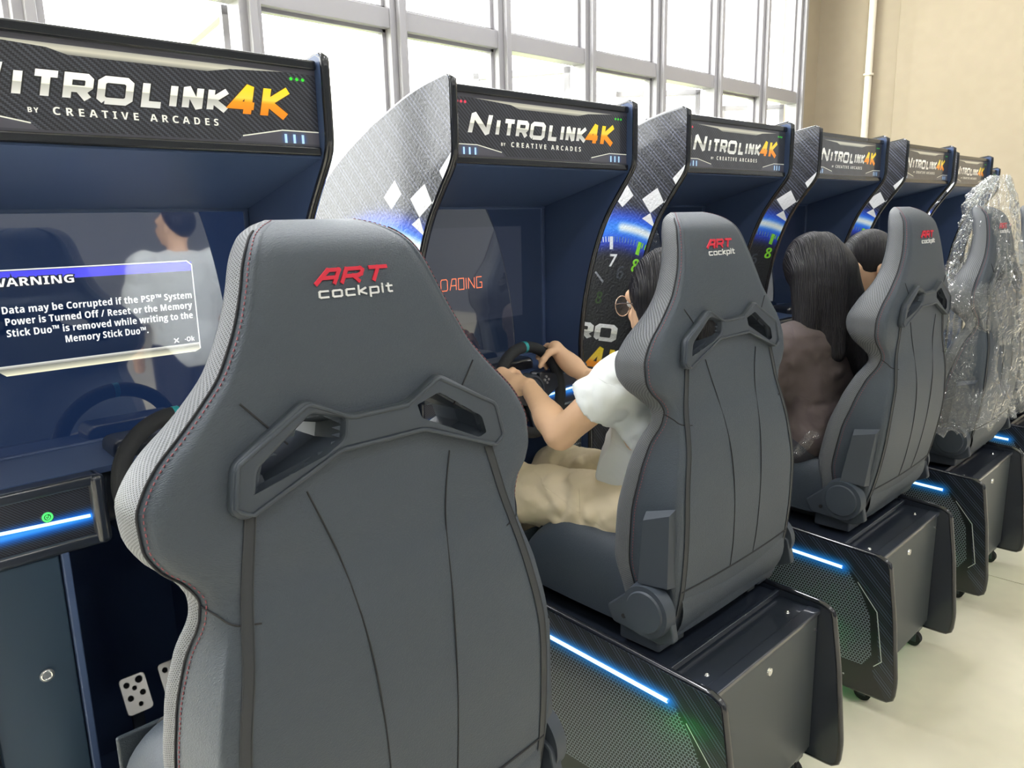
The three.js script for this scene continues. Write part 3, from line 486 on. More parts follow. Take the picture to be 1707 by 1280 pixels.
CABS.forEach(([x, dz, s, label]) => {
  let t; if (cabSource[s]) { t = cabSource[s].clone(); t.name = numbered('arcade_cabinet'); scene.add(t); } else { t = makeCabinet(s); cabSource[s] = t; }
  t.position.set(x, 0, CZ + dz); tag(t, label, 'arcade machine', 'racing cabinets in a row');
});

// ---------------------------------------------------------------- seat bases
const BW = 0.557;
function makeBase() {
  const t = new THREE.Group(); t.name = numbered('seat_base'); scene.add(t);
  const Z0 = -1.1, P = (name, geo, mat, parent = t, label) => { const list = [].concat(geo), m = mesh(name, list.length > 1 ? merge(list) : list[0].clone(), mat, parent, label); m.geometry.translate(-BW / 2, 0, -Z0); return m; };
  const prof = [[-1.46, 0.06], [-0.701, 0.06], [-0.696, 0.13], [-0.715, 0.333], [-0.738, 0.49], [-0.765, 0.503], [-1.3, 0.535], [-1.46, 0.50]], outline = shapeOf(prof, [0.02, 0.022, 0.02, 0.03, 0.008, 0.008, 0.04, 0.04]), pts = outline.getPoints(6);
  for (const side of [0, 1]) {
    const x = side ? BW : 0, put = (g, dx) => { g.rotateY(-Math.PI / 2); g.translate(x + dx, 0, 0); return g; };
    const panel = P('side_panel', put(extrude(outline, 0.018), side ? 0 : 0.018), M.gloss);
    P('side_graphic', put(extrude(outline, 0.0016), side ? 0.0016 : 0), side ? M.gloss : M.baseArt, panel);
    P('edge_trim', new THREE.TubeGeometry((() => { const c = new THREE.CurvePath(), q = pts.map((p) => V(x + (side ? -0.009 : 0.009), p.y, p.x)); for (let i = 0; i < q.length; i++) { const n = q[(i + 1) % q.length]; if (q[i].distanceTo(n) > 1e-5) c.add(new THREE.LineCurve3(q[i], n)); } return c; })(), 160, 0.0096, 8, false), M.trim, panel);
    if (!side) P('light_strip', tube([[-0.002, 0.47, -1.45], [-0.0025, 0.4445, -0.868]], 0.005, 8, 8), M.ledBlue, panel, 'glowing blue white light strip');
  }
  const back = P('rear_panel', box(0.02, BW - 0.02, 0.085, 0.478, -0.79, -0.772, 0.003), M.satin, t, 'grey black rear service panel');
  P('lock', [rod([BW / 2, 0.43, -0.774], [BW / 2, 0.43, -0.768], 0.0115, 0.0095, 24), box(BW / 2 - 0.002, BW / 2 + 0.002, 0.424, 0.434, -0.769, -0.7672)], M.chrome, back, 'chrome cam lock');
  P('rear_screw', rod([BW - 0.035, 0.44, -0.774], [BW - 0.035, 0.44, -0.769], 0.004, 0.004, 10), M.chrome, back);
  P('rear_lip', box(0.018, BW - 0.018, 0.478, 0.492, -0.80, -0.766, 0.004), M.gloss); P('bottom_rail', box(0.018, BW - 0.018, 0.07, 0.088, -0.81, -0.778, 0.003), M.gloss);
  const top = P('top_strip', box(0.018, BW - 0.018, 0.478, 0.488, -0.885, -0.79), M.gloss);
  for (const x of [0.085, BW - 0.085]) P('screw', [rod([x, 0.487, -0.825], [x, 0.4895, -0.825], 0.0075, 0.006, 14), new THREE.SphereGeometry(0.0045, 10, 8).scale(1, 0.7, 1).translate(x, 0.490, -0.825)], M.chrome, top, 'silver screw');
  P('seat_plate', [box(0.018, BW - 0.018, 0.47, 0.50, -1.45, -0.885, 0.003), box(0.018, BW - 0.018, 0.492, 0.506, -0.893, -0.881, 0.002)], M.gloss);
  P('front_panel', box(0.018, BW - 0.018, 0.085, 0.5, -1.45, -1.435), M.navy);
  P('floor_plate', box(0.018, BW - 0.018, 0.07, 0.085, -1.45, -0.78), M.navy);
  for (const x of [0.06, BW - 0.06]) for (const z of [-0.80, -1.38]) {
    const c = P('caster', [rod([x - 0.011, 0.026, z], [x + 0.011, 0.026, z], 0.026, 0.026, 20)], M.rubber); P('caster_fork', [box(x - 0.017, x - 0.013, 0.02, 0.07, z - 0.012, z + 0.012), box(x + 0.013, x + 0.017, 0.02, 0.07, z - 0.012, z + 0.012), box(x - 0.02, x + 0.02, 0.062, 0.071, z - 0.02, z + 0.02)], M.satin, c);
  }
  P('underglow_light', box(0.05, BW - 0.05, 0.06, 0.068, -1.15, -1.13), M.underGreen, t, 'green underglow light bar');
  const l = new THREE.RectAreaLight(0x20ff60, 45, BW - 0.1, 0.02); l.position.set(0, 0.058, -1.14 - Z0); l.lookAt(0, -1, -1.14 - Z0); l.rotation.set(-Math.PI / 2, 0, 0); t.add(l);
  return t;
}
const BASE_X = [0.3, 1.309, 2.23, 3.148, 4.066].map((x) => x + BW / 2);
const BASE_LABEL = ['black seat base at the lower left under the nearest seat, almost hidden by that seat', 'black seat base with a blue light line, under the seat of the driver in white', 'black seat base with a blue light line, under the seat of the driver in brown', 'black seat base with a blue light line, under the plastic wrapped seat', 'black seat base at the right edge, half hidden behind the wrapped seat'];
let baseSource;
BASE_X.forEach((x, i) => { let t; if (baseSource) { t = baseSource.clone(); t.name = numbered('seat_base'); scene.add(t); } else t = baseSource = makeBase(); t.position.set(x, 0, -1.1); tag(t, BASE_LABEL[i], 'seat base', 'seat bases in a row'); });

// ---------------------------------------------------------------- racing seats
const TA = [[0.0, 0.262], [0.1, 0.272], [0.2, 0.28], [0.35, 0.28], [0.45, 0.264], [0.52, 0.244], [0.56, 0.236], [0.585, 0.245], [0.61, 0.272], [0.64, 0.288], [0.675, 0.286], [0.70, 0.276], [0.73, 0.258], [0.76, 0.232], [0.79, 0.205], [0.82, 0.182], [0.85, 0.166], [0.88, 0.152], [0.92, 0.137], [0.955, 0.124], [0.985, 0.104], [1.0, 0.08], [1.008, 0.055]];
const TW = [[0.0, 0.272], [0.1, 0.284], [0.2, 0.292], [0.3, 0.294], [0.4, 0.29], [0.48, 0.278], [0.54, 0.264], [0.56, 0.263], [0.585, 0.275], [0.61, 0.3], [0.64, 0.313], [0.675, 0.314], [0.70, 0.305], [0.73, 0.285], [0.76, 0.255], [0.79, 0.226], [0.82, 0.2], [0.85, 0.183], [0.88, 0.168], [0.92, 0.152], [0.955, 0.139], [0.985, 0.118], [1.0, 0.093], [1.008, 0.066]];
const TD = [[0.0, 0.06], [0.1, 0.1], [0.2, 0.128], [0.3, 0.125], [0.4, 0.1], [0.48, 0.07], [0.54, 0.03], [0.57, 0.02], [0.6, 0.022], [0.64, 0.026], [0.68, 0.026], [0.72, 0.024], [0.76, 0.02], [0.8, 0.018], [0.845, 0.016], [0.92, 0.013], [1.008, 0.01]];
const TS = [[0.0, 0.04], [0.2, 0.055], [0.4, 0.05], [0.54, 0.04], [0.6, 0.085], [0.66, 0.1], [0.72, 0.085], [0.8, 0.062], [1.008, 0.052]]; // width of the perforated strip
const TZ = [[0.0, 0.008], [0.15, 0.032], [0.3, 0.038], [0.45, 0.026], [0.6, -0.006], [0.735, -0.02], [0.85, -0.036], [0.92, -0.054], [0.97, -0.074], [1.008, -0.098]];
const HOLE = [[0.06, 0.747], [0.105, 0.759], [0.178, 0.712], [0.185, 0.682], [0.165, 0.675], [0.066, 0.722]];
const rearZ = (x, y) => { const a = lerpTable(TA, y), k = Math.max(0, 1 - (x / a) ** 2), bul = 0.009 * Math.max(0, Math.min(1, (0.66 - y) / 0.12)) * Math.min(1, y / 0.2); return lerpTable(TZ, y) + bul * Math.sqrt(k) + 0.006 * k; };
function makeSeat() {
  const t = new THREE.Group(); t.name = numbered('racing_seat'); scene.add(t);
  const back = new THREE.Group(); back.name = 'backrest'; back.position.set(0, 0.05, -0.06); t.add(back);
  const B = (n, g, m, l) => { const list = [].concat(g), o = mesh(n, list.length > 1 ? merge(list) : list[0].clone(), m, back, l); o.geometry.translate(0, -0.05, 0.06); return o; };
  const NR = 14, NSd = 8, NSt = 8, NF = 16, rows = [], ys = [];
  for (let i = 0; i <= 104; i++) ys.push(0.96 * i / 104);
  for (let i = 1; i <= 14; i++) ys.push(0.96 + 0.048 * Math.sin(i / 14 * Math.PI / 2));
  for (const y of ys) {
    const a = lerpTable(TA, y), w = lerpTable(TW, y), d = lerpTable(TD, y), s = lerpTable(TS, y), z = lerpTable(TZ, y), tk = y > 0.8 ? 0.085 : 0.1;
    let half = [];
    for (let j = 0; j <= NR; j++) { const x = a * j / NR; half.push(V(x, y, rearZ(x, y) - (j === NR ? 0.003 : 0))); }
    const za = z; for (let j = 1; j <= NSd; j++) { const u = j / NSd; half.push(V(a + (w - a) * u, y, za - 0.003 - d * Math.pow(u, 0.9) + 0.006 * Math.sin(u * Math.PI))); }
    const e = V(w, y, za - 0.003 - d); for (let j = 1; j <= NSt; j++) { const u = j / NSt; half.push(V(w + 0.010 * Math.sin(u * Math.PI) - 0.03 * u * u, y, e.z - s * Math.sin(u * Math.PI / 2))); }
    const f0 = half[half.length - 1]; for (let j = 1; j <= NF; j++) { const u = j / NF, ff = u * u * (3 - 2 * u); half.push(V(f0.x * (1 - u), y, f0.z + (z - tk - f0.z) * ff + 0.008 * Math.sin(Math.min(1, u * 5) * Math.PI) * -1)); }
    const topT = Math.max(0, (y - 0.96) / 0.048), sq = Math.sqrt(Math.max(0.0004, 1 - topT * topT)), zm = z - 0.05;
    half = half.map((p) => V(p.x, p.y, zm + (p.z - zm) * sq));
    rows.push(half.slice().reverse().map((p) => V(-p.x, p.y, p.z)).concat(half.slice(1)));
  }
  // columns: [left front .. strip .. side .. rear centre .. ] -> split
  const n = NR + NSd + NSt + NF, C = 2 * n + 1, full = gridGeo(rows.map((r) => r)), R = rows.length;
  const notHole = (x, y) => !inside(Math.abs(x), y, HOLE);
  const cols = { rear: [n - NR - NSd, n + NR + NSd], l: [n - NR - NSd - NSt, n - NR - NSd], r: [n + NR + NSd, n + NR + NSd + NSt] };
  B('back_panel', subGrid(full, R, C, ...cols.rear, notHole), M.leather);
  B('side_strip', subGrid(full, R, C, ...cols.l), M.perforated, 'perforated grey leather edge'); B('side_strip', subGrid(full, R, C, ...cols.r), M.perforated, 'perforated grey leather edge');
  const wide = HOLE.map(([x, y]) => [0.122 + (x - 0.122) * 1.3, 0.719 + (y - 0.719) * 1.5]), notWide = (x, y) => !inside(Math.abs(x), y, wide);
  B('front_padding', [subGrid(full, R, C, 0, cols.l[0], notWide), subGrid(full, R, C, cols.r[1], C - 1, notWide)], M.leather);
  B('lower_roll', (() => { const r = []; for (let i = 0; i <= 6; i++) { const u = i / 6, row = []; for (let j = 0; j <= 16; j++) { const x = -0.236 + 0.472 * j / 16; row.push(V(x * 1.08 * (1 - 0.03 * u), 0.125 - 0.125 * u + 0.012 * (1 - (x / 0.236) ** 2) * (1 - u), 0.022 * (1 - u) + 0.004 + 0.016 * Math.sin(u * Math.PI) + 0.002)); } r.push(row); } return gridGeo(r, true); })(), M.leather);
  // seams, zips and stitching
  const on = (x, y, o = 0.0006) => V(x, y, rearZ(x, y) + o), seams = [], stitch = [];
  for (const s of [-1, 1]) {
    seams.push(tube([[0.119, 0.665], [0.104, 0.62], [0.090, 0.57], [0.074, 0.46], [0.065, 0.34], [0.059, 0.2], [0.057, 0.135]].map(([x, y]) => on(s * x, y)), 0.0012, 60, 6));
    const at = (row, k) => { const j = k; return row[s > 0 ? n + j : n - j]; };
    const edge = rows.slice(2, 112).map((r) => at(r, NR + NSd).clone().add(V(s * 0.0012, 0, 0.0006))); seams.push(tube(edge, 0.0016, 220, 6));
    for (let i = 0; i < 2; i++) { const y0 = i ? 0.82 : 0.555, pr = []; for (let k = 0; k <= 6; k++) { const u = k / 6; if (i) pr.push(on(s * (0.188 - 0.052 * u), 0.79 - 0.06 * u)); else { const fi = (0.556 - 0.03 * u) / 0.96 * 104, i0 = Math.floor(fi), fj = NR + NSd * (1 - u) - 2.0 * u, j0 = Math.floor(Math.min(fj, NR + NSd - 0.001)), A = at(rows[i0], j0).clone().lerp(at(rows[i0], j0 + 1), fj - j0), B2 = at(rows[i0 + 1], j0).clone().lerp(at(rows[i0 + 1], j0 + 1), fj - j0); pr.push(A.lerp(B2, fi - i0).add(V(0, 0, 0.001))); } } seams.push(tube(pr, 0.0013, 16, 5)); }
    const path = new THREE.CatmullRomCurve3(rows.slice(2, 118).map((r) => { const p = at(r, NR + NSd).clone(), q = at(r, NR + NSd - 2); return p.lerp(q, Math.min(1, 0.008 / Math.max(0.002, p.distanceTo(q)))).add(V(s * 0.0006, 0, 0.0012)); }));
    const L = path.getLength(), N = Math.floor(L / 0.0075);
    for (let k = 0; k < N; k++) { const p = path.getPointAt((k + 0.2) / N), q = path.getPointAt((k + 0.72) / N); stitch.push(bar([p.x, p.y, p.z], [q.x, q.y, q.z], 0.0012, 0.0012)); }
    const zp = []; for (let k = 0; k <= 24; k++) { const y = 0.06 + 0.595 * k / 24, a = lerpTable([[0, 0.256], [0.33, 0.258], [0.49, 0.232], [0.66, 0.196]], y); zp.push([V(s * (a - 0.007), y, rearZ(a - 0.007, y) + 0.0012), V(s * (a + 0.007), y, rearZ(a + 0.007, y) + 0.0012)]); }
    B('zip', [gridGeo(zp, s < 0), tube(zp.map((q) => q[0].clone()), 0.0012, 40, 5), tube(zp.map((q) => q[1].clone()), 0.0012, 40, 5)], M.zip);
  }
  seams.push(tube(Array.from({ length: 25 }, (_, k) => on((k / 12 - 1) * 0.262, 0.132)), 0.0022, 60, 6));
  B('seam', seams, M.seam).userData.kind = 'stuff';
  B('stitching', stitch, M.redThread, 'red stitching').userData.kind = 'stuff';
  // harness frame around the two openings
  const H = [[0, 0.751], [0.047, 0.752], [0.108, 0.784], [0.214, 0.722], [0.225, 0.665], [0.206, 0.652], [0.07, 0.709], [0, 0.709]];
  const out = H.slice(1, 7).concat(H.slice(1, 7).map(([x, y]) => [-x, y]).reverse()), fs = shapeOf(out, 0.014);
  for (const s of [-1, 1]) fs.holes.push(shapeOf(HOLE.map(([x, y]) => [s * (x + (x - 0.12) * 0.10), y + (y - 0.718) * 0.12]), 0.008));
  const fg = extrude(fs, 0.02, 0.006, { bevelSegments: 3 });
  { const p = fg.attributes.position; for (let i = 0; i < p.count; i++) p.setZ(i, p.getZ(i) - 0.006 + lerpTable(TZ, p.getY(i)) + 0.004); fg.computeVertexNormals(); }
  const parts = [fg];
  for (const s of [-1, 1]) { // raised rim and the tunnel walls
    const rim = out.map(([x, y]) => V(x * 0.975, 0.718 + (y - 0.718) * 0.9, lerpTable(TZ, y) + 0.018));
    if (s > 0) parts.push(tube([...rim, rim[0]], 0.0032, 120, 6, false, true));
    const big = HOLE.map(([x, y]) => V(s * (x + (x - 0.12) * 0.10), y + (y - 0.718) * 0.12, lerpTable(TZ, y) + 0.012)), small = HOLE.map(([x, y]) => V(s * (0.122 + (x - 0.122) * 0.82), 0.719 + (y - 0.719) * 0.72, lerpTable(TZ, y) - 0.035)), deep = small.map((p) => p.clone().add(V(0, 0, -0.055)));
    const ring = (q) => [...q, q[0]];
    parts.push(toCreasedNormals(gridGeo([ring(big), ring(small)], s > 0), 0.4), toCreasedNormals(gridGeo([ring(small), ring(deep)], s > 0), 0.4));
  }
  B('harness_frame', parts, M.plastic, 'dark plastic frame around two openings');
  // embroidered logo
  const word = (w, h, lw, gap, sk, st, x, y, mat, lab) => { const g = strokeSolid(w, h, lw, gap, sk, 0.002, st), p = g.attributes.position; for (let i = 0; i < p.count; i++) { const X = p.getX(i) + x, Y = p.getY(i) + y; p.setXYZ(i, X, Y, rearZ(X, Y) + p.getZ(i) + 0.0004); } g.computeVertexNormals(); return B('logo_lettering', g, mat, lab); };
  word('ART', 0.0165, 0.3, 0.34, 0.7, 2.05, 0.0, 0.9235, M.redEmb, 'red embroidered letters');
  word('cockpit', 0.0078, 0.3, 0.42, 0.15, 2.15, 0.001, 0.9055, M.whiteEmb, 'white embroidered letters');
  // side covers of the backrest
  for (const s of [-1, 1]) {
    const q = (x, y, z) => V(s * x, y, z), A = [q(0.27, 0.335, -0.055), q(0.27, 0.352, 0.03), q(0.272, 0.15, 0.03), q(0.28, 0.15, -0.06)], O = [q(0.312, 0.308, -0.043), q(0.298, 0.330, 0.02), q(0.3, 0.15, 0.02), q(0.318, 0.15, -0.05)];
    const tri = []; const quad = (a, b, c, d) => tri.push(a, b, c, a, c, d); const F = (a, b, c, d) => (s > 0 ? quad(d, c, b, a) : quad(a, b, c, d));
    F(O[0], O[1], O[2], O[3]); F(A[0], A[1], O[1], O[0]); F(A[1], A[2], O[2], O[1]); F(A[3], A[0], O[0], O[3]);
    const g = new THREE.BufferGeometry().setFromPoints(tri); g.computeVertexNormals(); B('hinge_cover', boxUV(g), M.plastic);
  }
  // cushion and its brackets
  const T = (nme, g, m, l) => mesh(nme, g, m, t, l);
  const cr = []; for (let i = 0; i <= 28; i++) {
    const u = i / 28, z = -0.03 - 0.50 * u, lift = 0.205 - 0.13 * Math.max(0, (u - 0.62) / 0.38) ** 2 - 0.09 * Math.max(0, 1 - u / 0.3) ** 1.6, row = [];
    for (let j = 0; j <= 40; j++) { const v = j / 40 * 2 - 1, av = Math.abs(v), sx = Math.sign(v); let x, y; if (av < 0.6) { x = av / 0.6 * 0.19; y = 0.1 + 0.1 * Math.pow(av / 0.6, 2.4) * (lift / 0.205); } else { const k = (av - 0.6) / 0.4; x = 0.19 + 0.085 * Math.sin(k * Math.PI / 2); y = lift * (k < 1 ? Math.pow(Math.cos(k * Math.PI / 2), 0.55) : 0) ; if (k > 0.98) y = 0.0; } if (u > 0.92) y *= 1 - 0.35 * ((u - 0.92) / 0.08) ** 2; row.push(V(sx * x * (1 - 0.08 * u * u), Math.max(0.0, y), z)); }
    cr.push(row);
  }
  const cg = gridGeo(cr, false), cushion = T('cushion', [cg, box(-0.25, 0.25, 0.0, 0.11, -0.54, -0.528, 0.005)], M.leather);
  mesh('cushion_piping', [-1, 1].map((s) => tube(cr.map((r) => { const p = r[s > 0 ? 33 : 7].clone(); p.y += 0.002; return p; }), 0.003, 40, 6)), M.seam, cushion);
  for (const s of [-1, 1]) {
    const pl = shapeOf([[-0.155, 0.052], [-0.085, 0.115], [-0.04, 0.122], [0.03, 0.09], [0.045, 0.022], [0.005, 0.002], [-0.135, 0.014]], 0.008), g = extrude(pl, 0.022, 0.004);
    g.rotateY(-Math.PI / 2); g.translate(s > 0 ? 0.304 : -0.282, 0, 0);
    const r = T('recliner_cover', [g, box(s > 0 ? 0.2 : -0.285, s > 0 ? 0.285 : -0.2, -0.035, 0.03, -0.13, -0.01, 0.008)], M.plastic);
    mesh('recliner_knob', [rod([s * 0.29, 0.082, -0.03], [s * 0.32, 0.082, -0.03], 0.069, 0.064, 48), rod([s * 0.32, 0.082, -0.03], [s * 0.325, 0.082, -0.03], 0.052, 0.049, 48)], M.plastic, r);
    mesh('bolt', rod([s * 0.302, 0.04, -0.102], [s * 0.3055, 0.04, -0.102], 0.006, 0.006, 16), M.hole, r);
  }
  T('slide_rail', [box(-0.2, -0.16, -0.045, -0.005, -0.5, -0.02, 0.004), box(0.16, 0.2, -0.045, -0.005, -0.5, -0.02, 0.004), box(-0.22, 0.22, -0.01, 0.03, -0.5, -0.03, 0.004)], M.satin);
  return t;
}
// tilt > 0 leans the back forward
const SEATS = [
  [0.557, -0.803, 0.012, 'large black leather racing seat in the foreground with clear red stitching on its left edge'],
  [1.622, -0.915, 0.0, 'black leather racing seat in which the driver in the white shirt sits'],
  [2.6, -0.885, -0.125, 'black leather racing seat leaning back, behind the driver in the brown shirt'],
  [3.51, -0.85, -0.06, 'black racing seat wrapped in clear crumpled plastic film at the right edge'],
  [4.42, -0.87, -0.03, 'black racing seat beyond the wrapped one, almost outside the right edge'],
];
let seatSource;
SEATS.forEach(([x, z, lean, label]) => {
  let t; if (seatSource) { t = seatSource.clone(); t.name = numbered('racing_seat'); scene.add(t); } else t = seatSource = makeSeat();
  t.position.set(x, 0.549, z); t.scale.setScalar(0.95); t.getObjectByName('backrest').rotation.x = -lean; tag(t, label, 'racing seat', 'racing seats in a row');
});

// ---------------------------------------------------------------- people: smooth bodies meshed from joined tapered limbs
const smin = (a, b, k) => { const h = Math.max(k - Math.abs(a - b), 0) / k; return Math.min(a, b) - h * h * k * 0.25; };
const L3 = (a, b, t) => [a[0] + (b[0] - a[0]) * t, a[1] + (b[1] - a[1]) * t, a[2] + (b[2] - a[2]) * t];
function cone(a, b, r1, r2) { // tapered capsule
  const bx = b[0] - a[0], by = b[1] - a[1], bz = b[2] - a[2], bb = bx * bx + by * by + bz * bz || 1e-9;
  return (x, y, z) => { const px = x - a[0], py = y - a[1], pz = z - a[2], t = Math.max(0, Math.min(1, (px * bx + py * by + pz * bz) / bb)); return Math.hypot(px - bx * t, py - by * t, pz - bz * t) - (r1 + (r2 - r1) * t); };
}
function ball(c, r, R) { // ellipsoid, R an optional rotation (Matrix4 to its own axes)
  const m = R ? R.elements : null, k = Math.min(...r);
  return (x, y, z) => { let p = x - c[0], q = y - c[1], s = z - c[2]; if (m) [p, q, s] = [m[0] * p + m[1] * q + m[2] * s, m[4] * p + m[5] * q + m[6] * s, m[8] * p + m[9] * q + m[10] * s]; const a = Math.hypot(p / r[0], q / r[1], s / r[2]), b = Math.hypot(p / r[0] ** 2, q / r[1] ** 2, s / r[2] ** 2); return b < 1e-9 ? -k : a * (a - 1) / b; };
}
const join = (fs, k) => (x, y, z) => { let d = fs[0](x, y, z); for (let i = 1; i < fs.length; i++) d = smin(d, fs[i](x, y, z), k); return d; };
function netMesh(f, lo, hi, cell) { // naive surface nets
  const n = [0, 1, 2].map((i) => Math.ceil((hi[i] - lo[i]) / cell) + 1), [nx, ny, nz] = n, D = new Float32Array(nx * ny * nz), id = (i, j, k) => i + nx * (j + ny * k);
  for (let k = 0; k < nz; k++) for (let j = 0; j < ny; j++) for (let i = 0; i < nx; i++) { const e = i === 0 || j === 0 || k === 0 || i === nx - 1 || j === ny - 1 || k === nz - 1; const d = f(lo[0] + i * cell, lo[1] + j * cell, lo[2] + k * cell); D[id(i, j, k)] = e ? Math.max(d, cell * 0.3) : d; }
  const vi = new Int32Array(nx * ny * nz).fill(-1), P = [], I = [];
  for (let k = 0; k < nz - 1; k++) for (let j = 0; j < ny - 1; j++) for (let i = 0; i < nx - 1; i++) {
    let c = 0, sx = 0, sy = 0, sz = 0; const v = [];
    for (let q = 0; q < 8; q++) v.push(D[id(i + (q & 1), j + ((q >> 1) & 1), k + (q >> 2))]);
    const neg = v.filter((d) => d < 0).length; if (!neg || neg === 8) continue;
    for (let a = 0; a < 8; a++) for (const bit of [1, 2, 4]) if (!(a & bit)) { const b = a | bit; if ((v[a] < 0) !== (v[b] < 0)) { const t = v[a] / (v[a] - v[b]); sx += (a & 1) + (bit === 1 ? t : 0); sy += ((a >> 1) & 1) + (bit === 2 ? t : 0); sz += (a >> 2) + (bit === 4 ? t : 0); c++; } }
    vi[id(i, j, k)] = P.length / 3; P.push(lo[0] + (i + sx / c) * cell, lo[1] + (j + sy / c) * cell, lo[2] + (k + sz / c) * cell);
  }
  const quad = (a, b, c, d, flip) => { if (a < 0 || b < 0 || c < 0 || d < 0) return; flip ? I.push(a, c, b, a, d, c) : I.push(a, b, c, a, c, d); };
  for (let k = 1; k < nz - 1; k++) for (let j = 1; j < ny - 1; j++) for (let i = 1; i < nx - 1; i++) {
    const s = D[id(i, j, k)] < 0;
    if (s !== D[id(i + 1, j, k)] < 0) quad(vi[id(i, j - 1, k - 1)], vi[id(i, j, k - 1)], vi[id(i, j, k)], vi[id(i, j - 1, k)], !s);
    if (s !== D[id(i, j + 1, k)] < 0) quad(vi[id(i - 1, j, k - 1)], vi[id(i - 1, j, k)], vi[id(i, j, k)], vi[id(i, j, k - 1)], !s);
    if (s !== D[id(i, j, k + 1)] < 0) quad(vi[id(i - 1, j - 1, k)], vi[id(i, j - 1, k)], vi[id(i, j, k)], vi[id(i - 1, j, k)], !s);
  }
  const g = new THREE.BufferGeometry(); g.setAttribute('position', new THREE.BufferAttribute(new Float32Array(P), 3)); g.setIndex(I); g.computeVertexNormals();
  const N = g.attributes.normal, uv = new Float32Array(P.length / 3 * 2); for (let i = 0; i < uv.length / 2; i++) { uv[2 * i] = P[3 * i] + P[3 * i + 2]; uv[2 * i + 1] = P[3 * i + 1] + 0.3 * P[3 * i + 2]; } g.setAttribute('uv', new THREE.BufferAttribute(uv, 2));
  return g;
}
const around = (pts, m) => [[0, 1, 2].map((i) => Math.min(...pts.map((p) => p[i])) - m), [0, 1, 2].map((i) => Math.max(...pts.map((p) => p[i])) + m)];
// a head with its own frame: c = middle of the skull, yaw/pitch/roll; face looks along the frame's -z
function headFrame(c, yaw, pitch, roll = 0) { const q = new THREE.Matrix4().makeRotationFromEuler(new THREE.Euler(pitch, yaw, roll, 'YXZ')); q.setPosition(...c); return q; }
const inFrame = (f, q) => { const m = q.clone().invert().elements; return (x, y, z) => f(m[0] * x + m[4] * y + m[8] * z + m[12], m[1] * x + m[5] * y + m[9] * z + m[13], m[2] * x + m[6] * y + m[10] * z + m[14]); };
const headForm = join([ball([0, 0.015, 0.012], [0.072, 0.092, 0.092]), ball([0, -0.038, -0.03], [0.055, 0.062, 0.058]), ball([0, -0.085, -0.055], [0.026, 0.022, 0.024]), cone([0, 0.0, -0.088], [0, -0.028, -0.104], 0.009, 0.0125), cone([-0.012, -0.031, -0.094], [0.012, -0.031, -0.094], 0.007, 0.007), cone([-0.016, -0.055, -0.084], [0.016, -0.055, -0.084], 0.008, 0.008), cone([-0.04, 0.022, -0.07], [0.04, 0.022, -0.07], 0.014, 0.014)], 0.022);
const earForm = join([ball([-0.076, -0.012, 0.008], [0.008, 0.031, 0.018]), ball([0.076, -0.012, 0.008], [0.008, 0.031, 0.018])], 0.004);
const headAll = (x, y, z) => { const e = Math.min(Math.hypot(x - 0.031, y - 0.004, z + 0.09), Math.hypot(x + 0.031, y - 0.004, z + 0.09)) - 0.014; const d = Math.max(headForm(x, y, z), -smin(e + 0.003, e + 0.003, 0.001)); return smin(d, earForm(x, y, z), 0.006); };
function face(parent, q, glasses) {
  const put = (n, g, m, l) => { const o = mesh(n, g, m, parent, l); o.geometry.applyMatrix4(q); return o; };
  for (const s of [-1, 1]) { put('eye', new THREE.SphereGeometry(0.0125, 14, 10).translate(s * 0.031, 0.004, -0.0775), M.eyeWhite); put('iris', new THREE.SphereGeometry(0.006, 10, 8).translate(s * 0.031, 0.004, -0.0855), M.iris); put('eyebrow', tube([[s * 0.014, 0.024, -0.091], [s * 0.032, 0.028, -0.088], [s * 0.048, 0.022, -0.077]], 0.0024, 10, 5), M.hair); }
  put('lips', [tube([[-0.02, -0.057, -0.086], [0, -0.054, -0.094], [0.02, -0.057, -0.086]], 0.0036, 12, 6)], M.lips);
  if (glasses) {
    const G = []; for (const s of [-1, 1]) { G.push(new THREE.TorusGeometry(0.025, 0.0014, 8, 36).translate(s * 0.034, -0.002, -0.107)); G.push(tube([[s * 0.058, 0.004, -0.106], [s * 0.079, 0.006, -0.06], [s * 0.082, 0.002, 0.0]], 0.0014, 14, 6)); }
    G.push(tube([[-0.010, 0.004, -0.107], [0, 0.008, -0.109], [0.010, 0.004, -0.107]], 0.0013, 8, 6));
    put('glasses', G, M.wireGold, 'thin gold rimmed round glasses');
    for (const s of [-1, 1]) put('lens', new THREE.CircleGeometry(0.0245, 28).translate(s * 0.034, -0.002, -0.107), M.glass);
  }
}
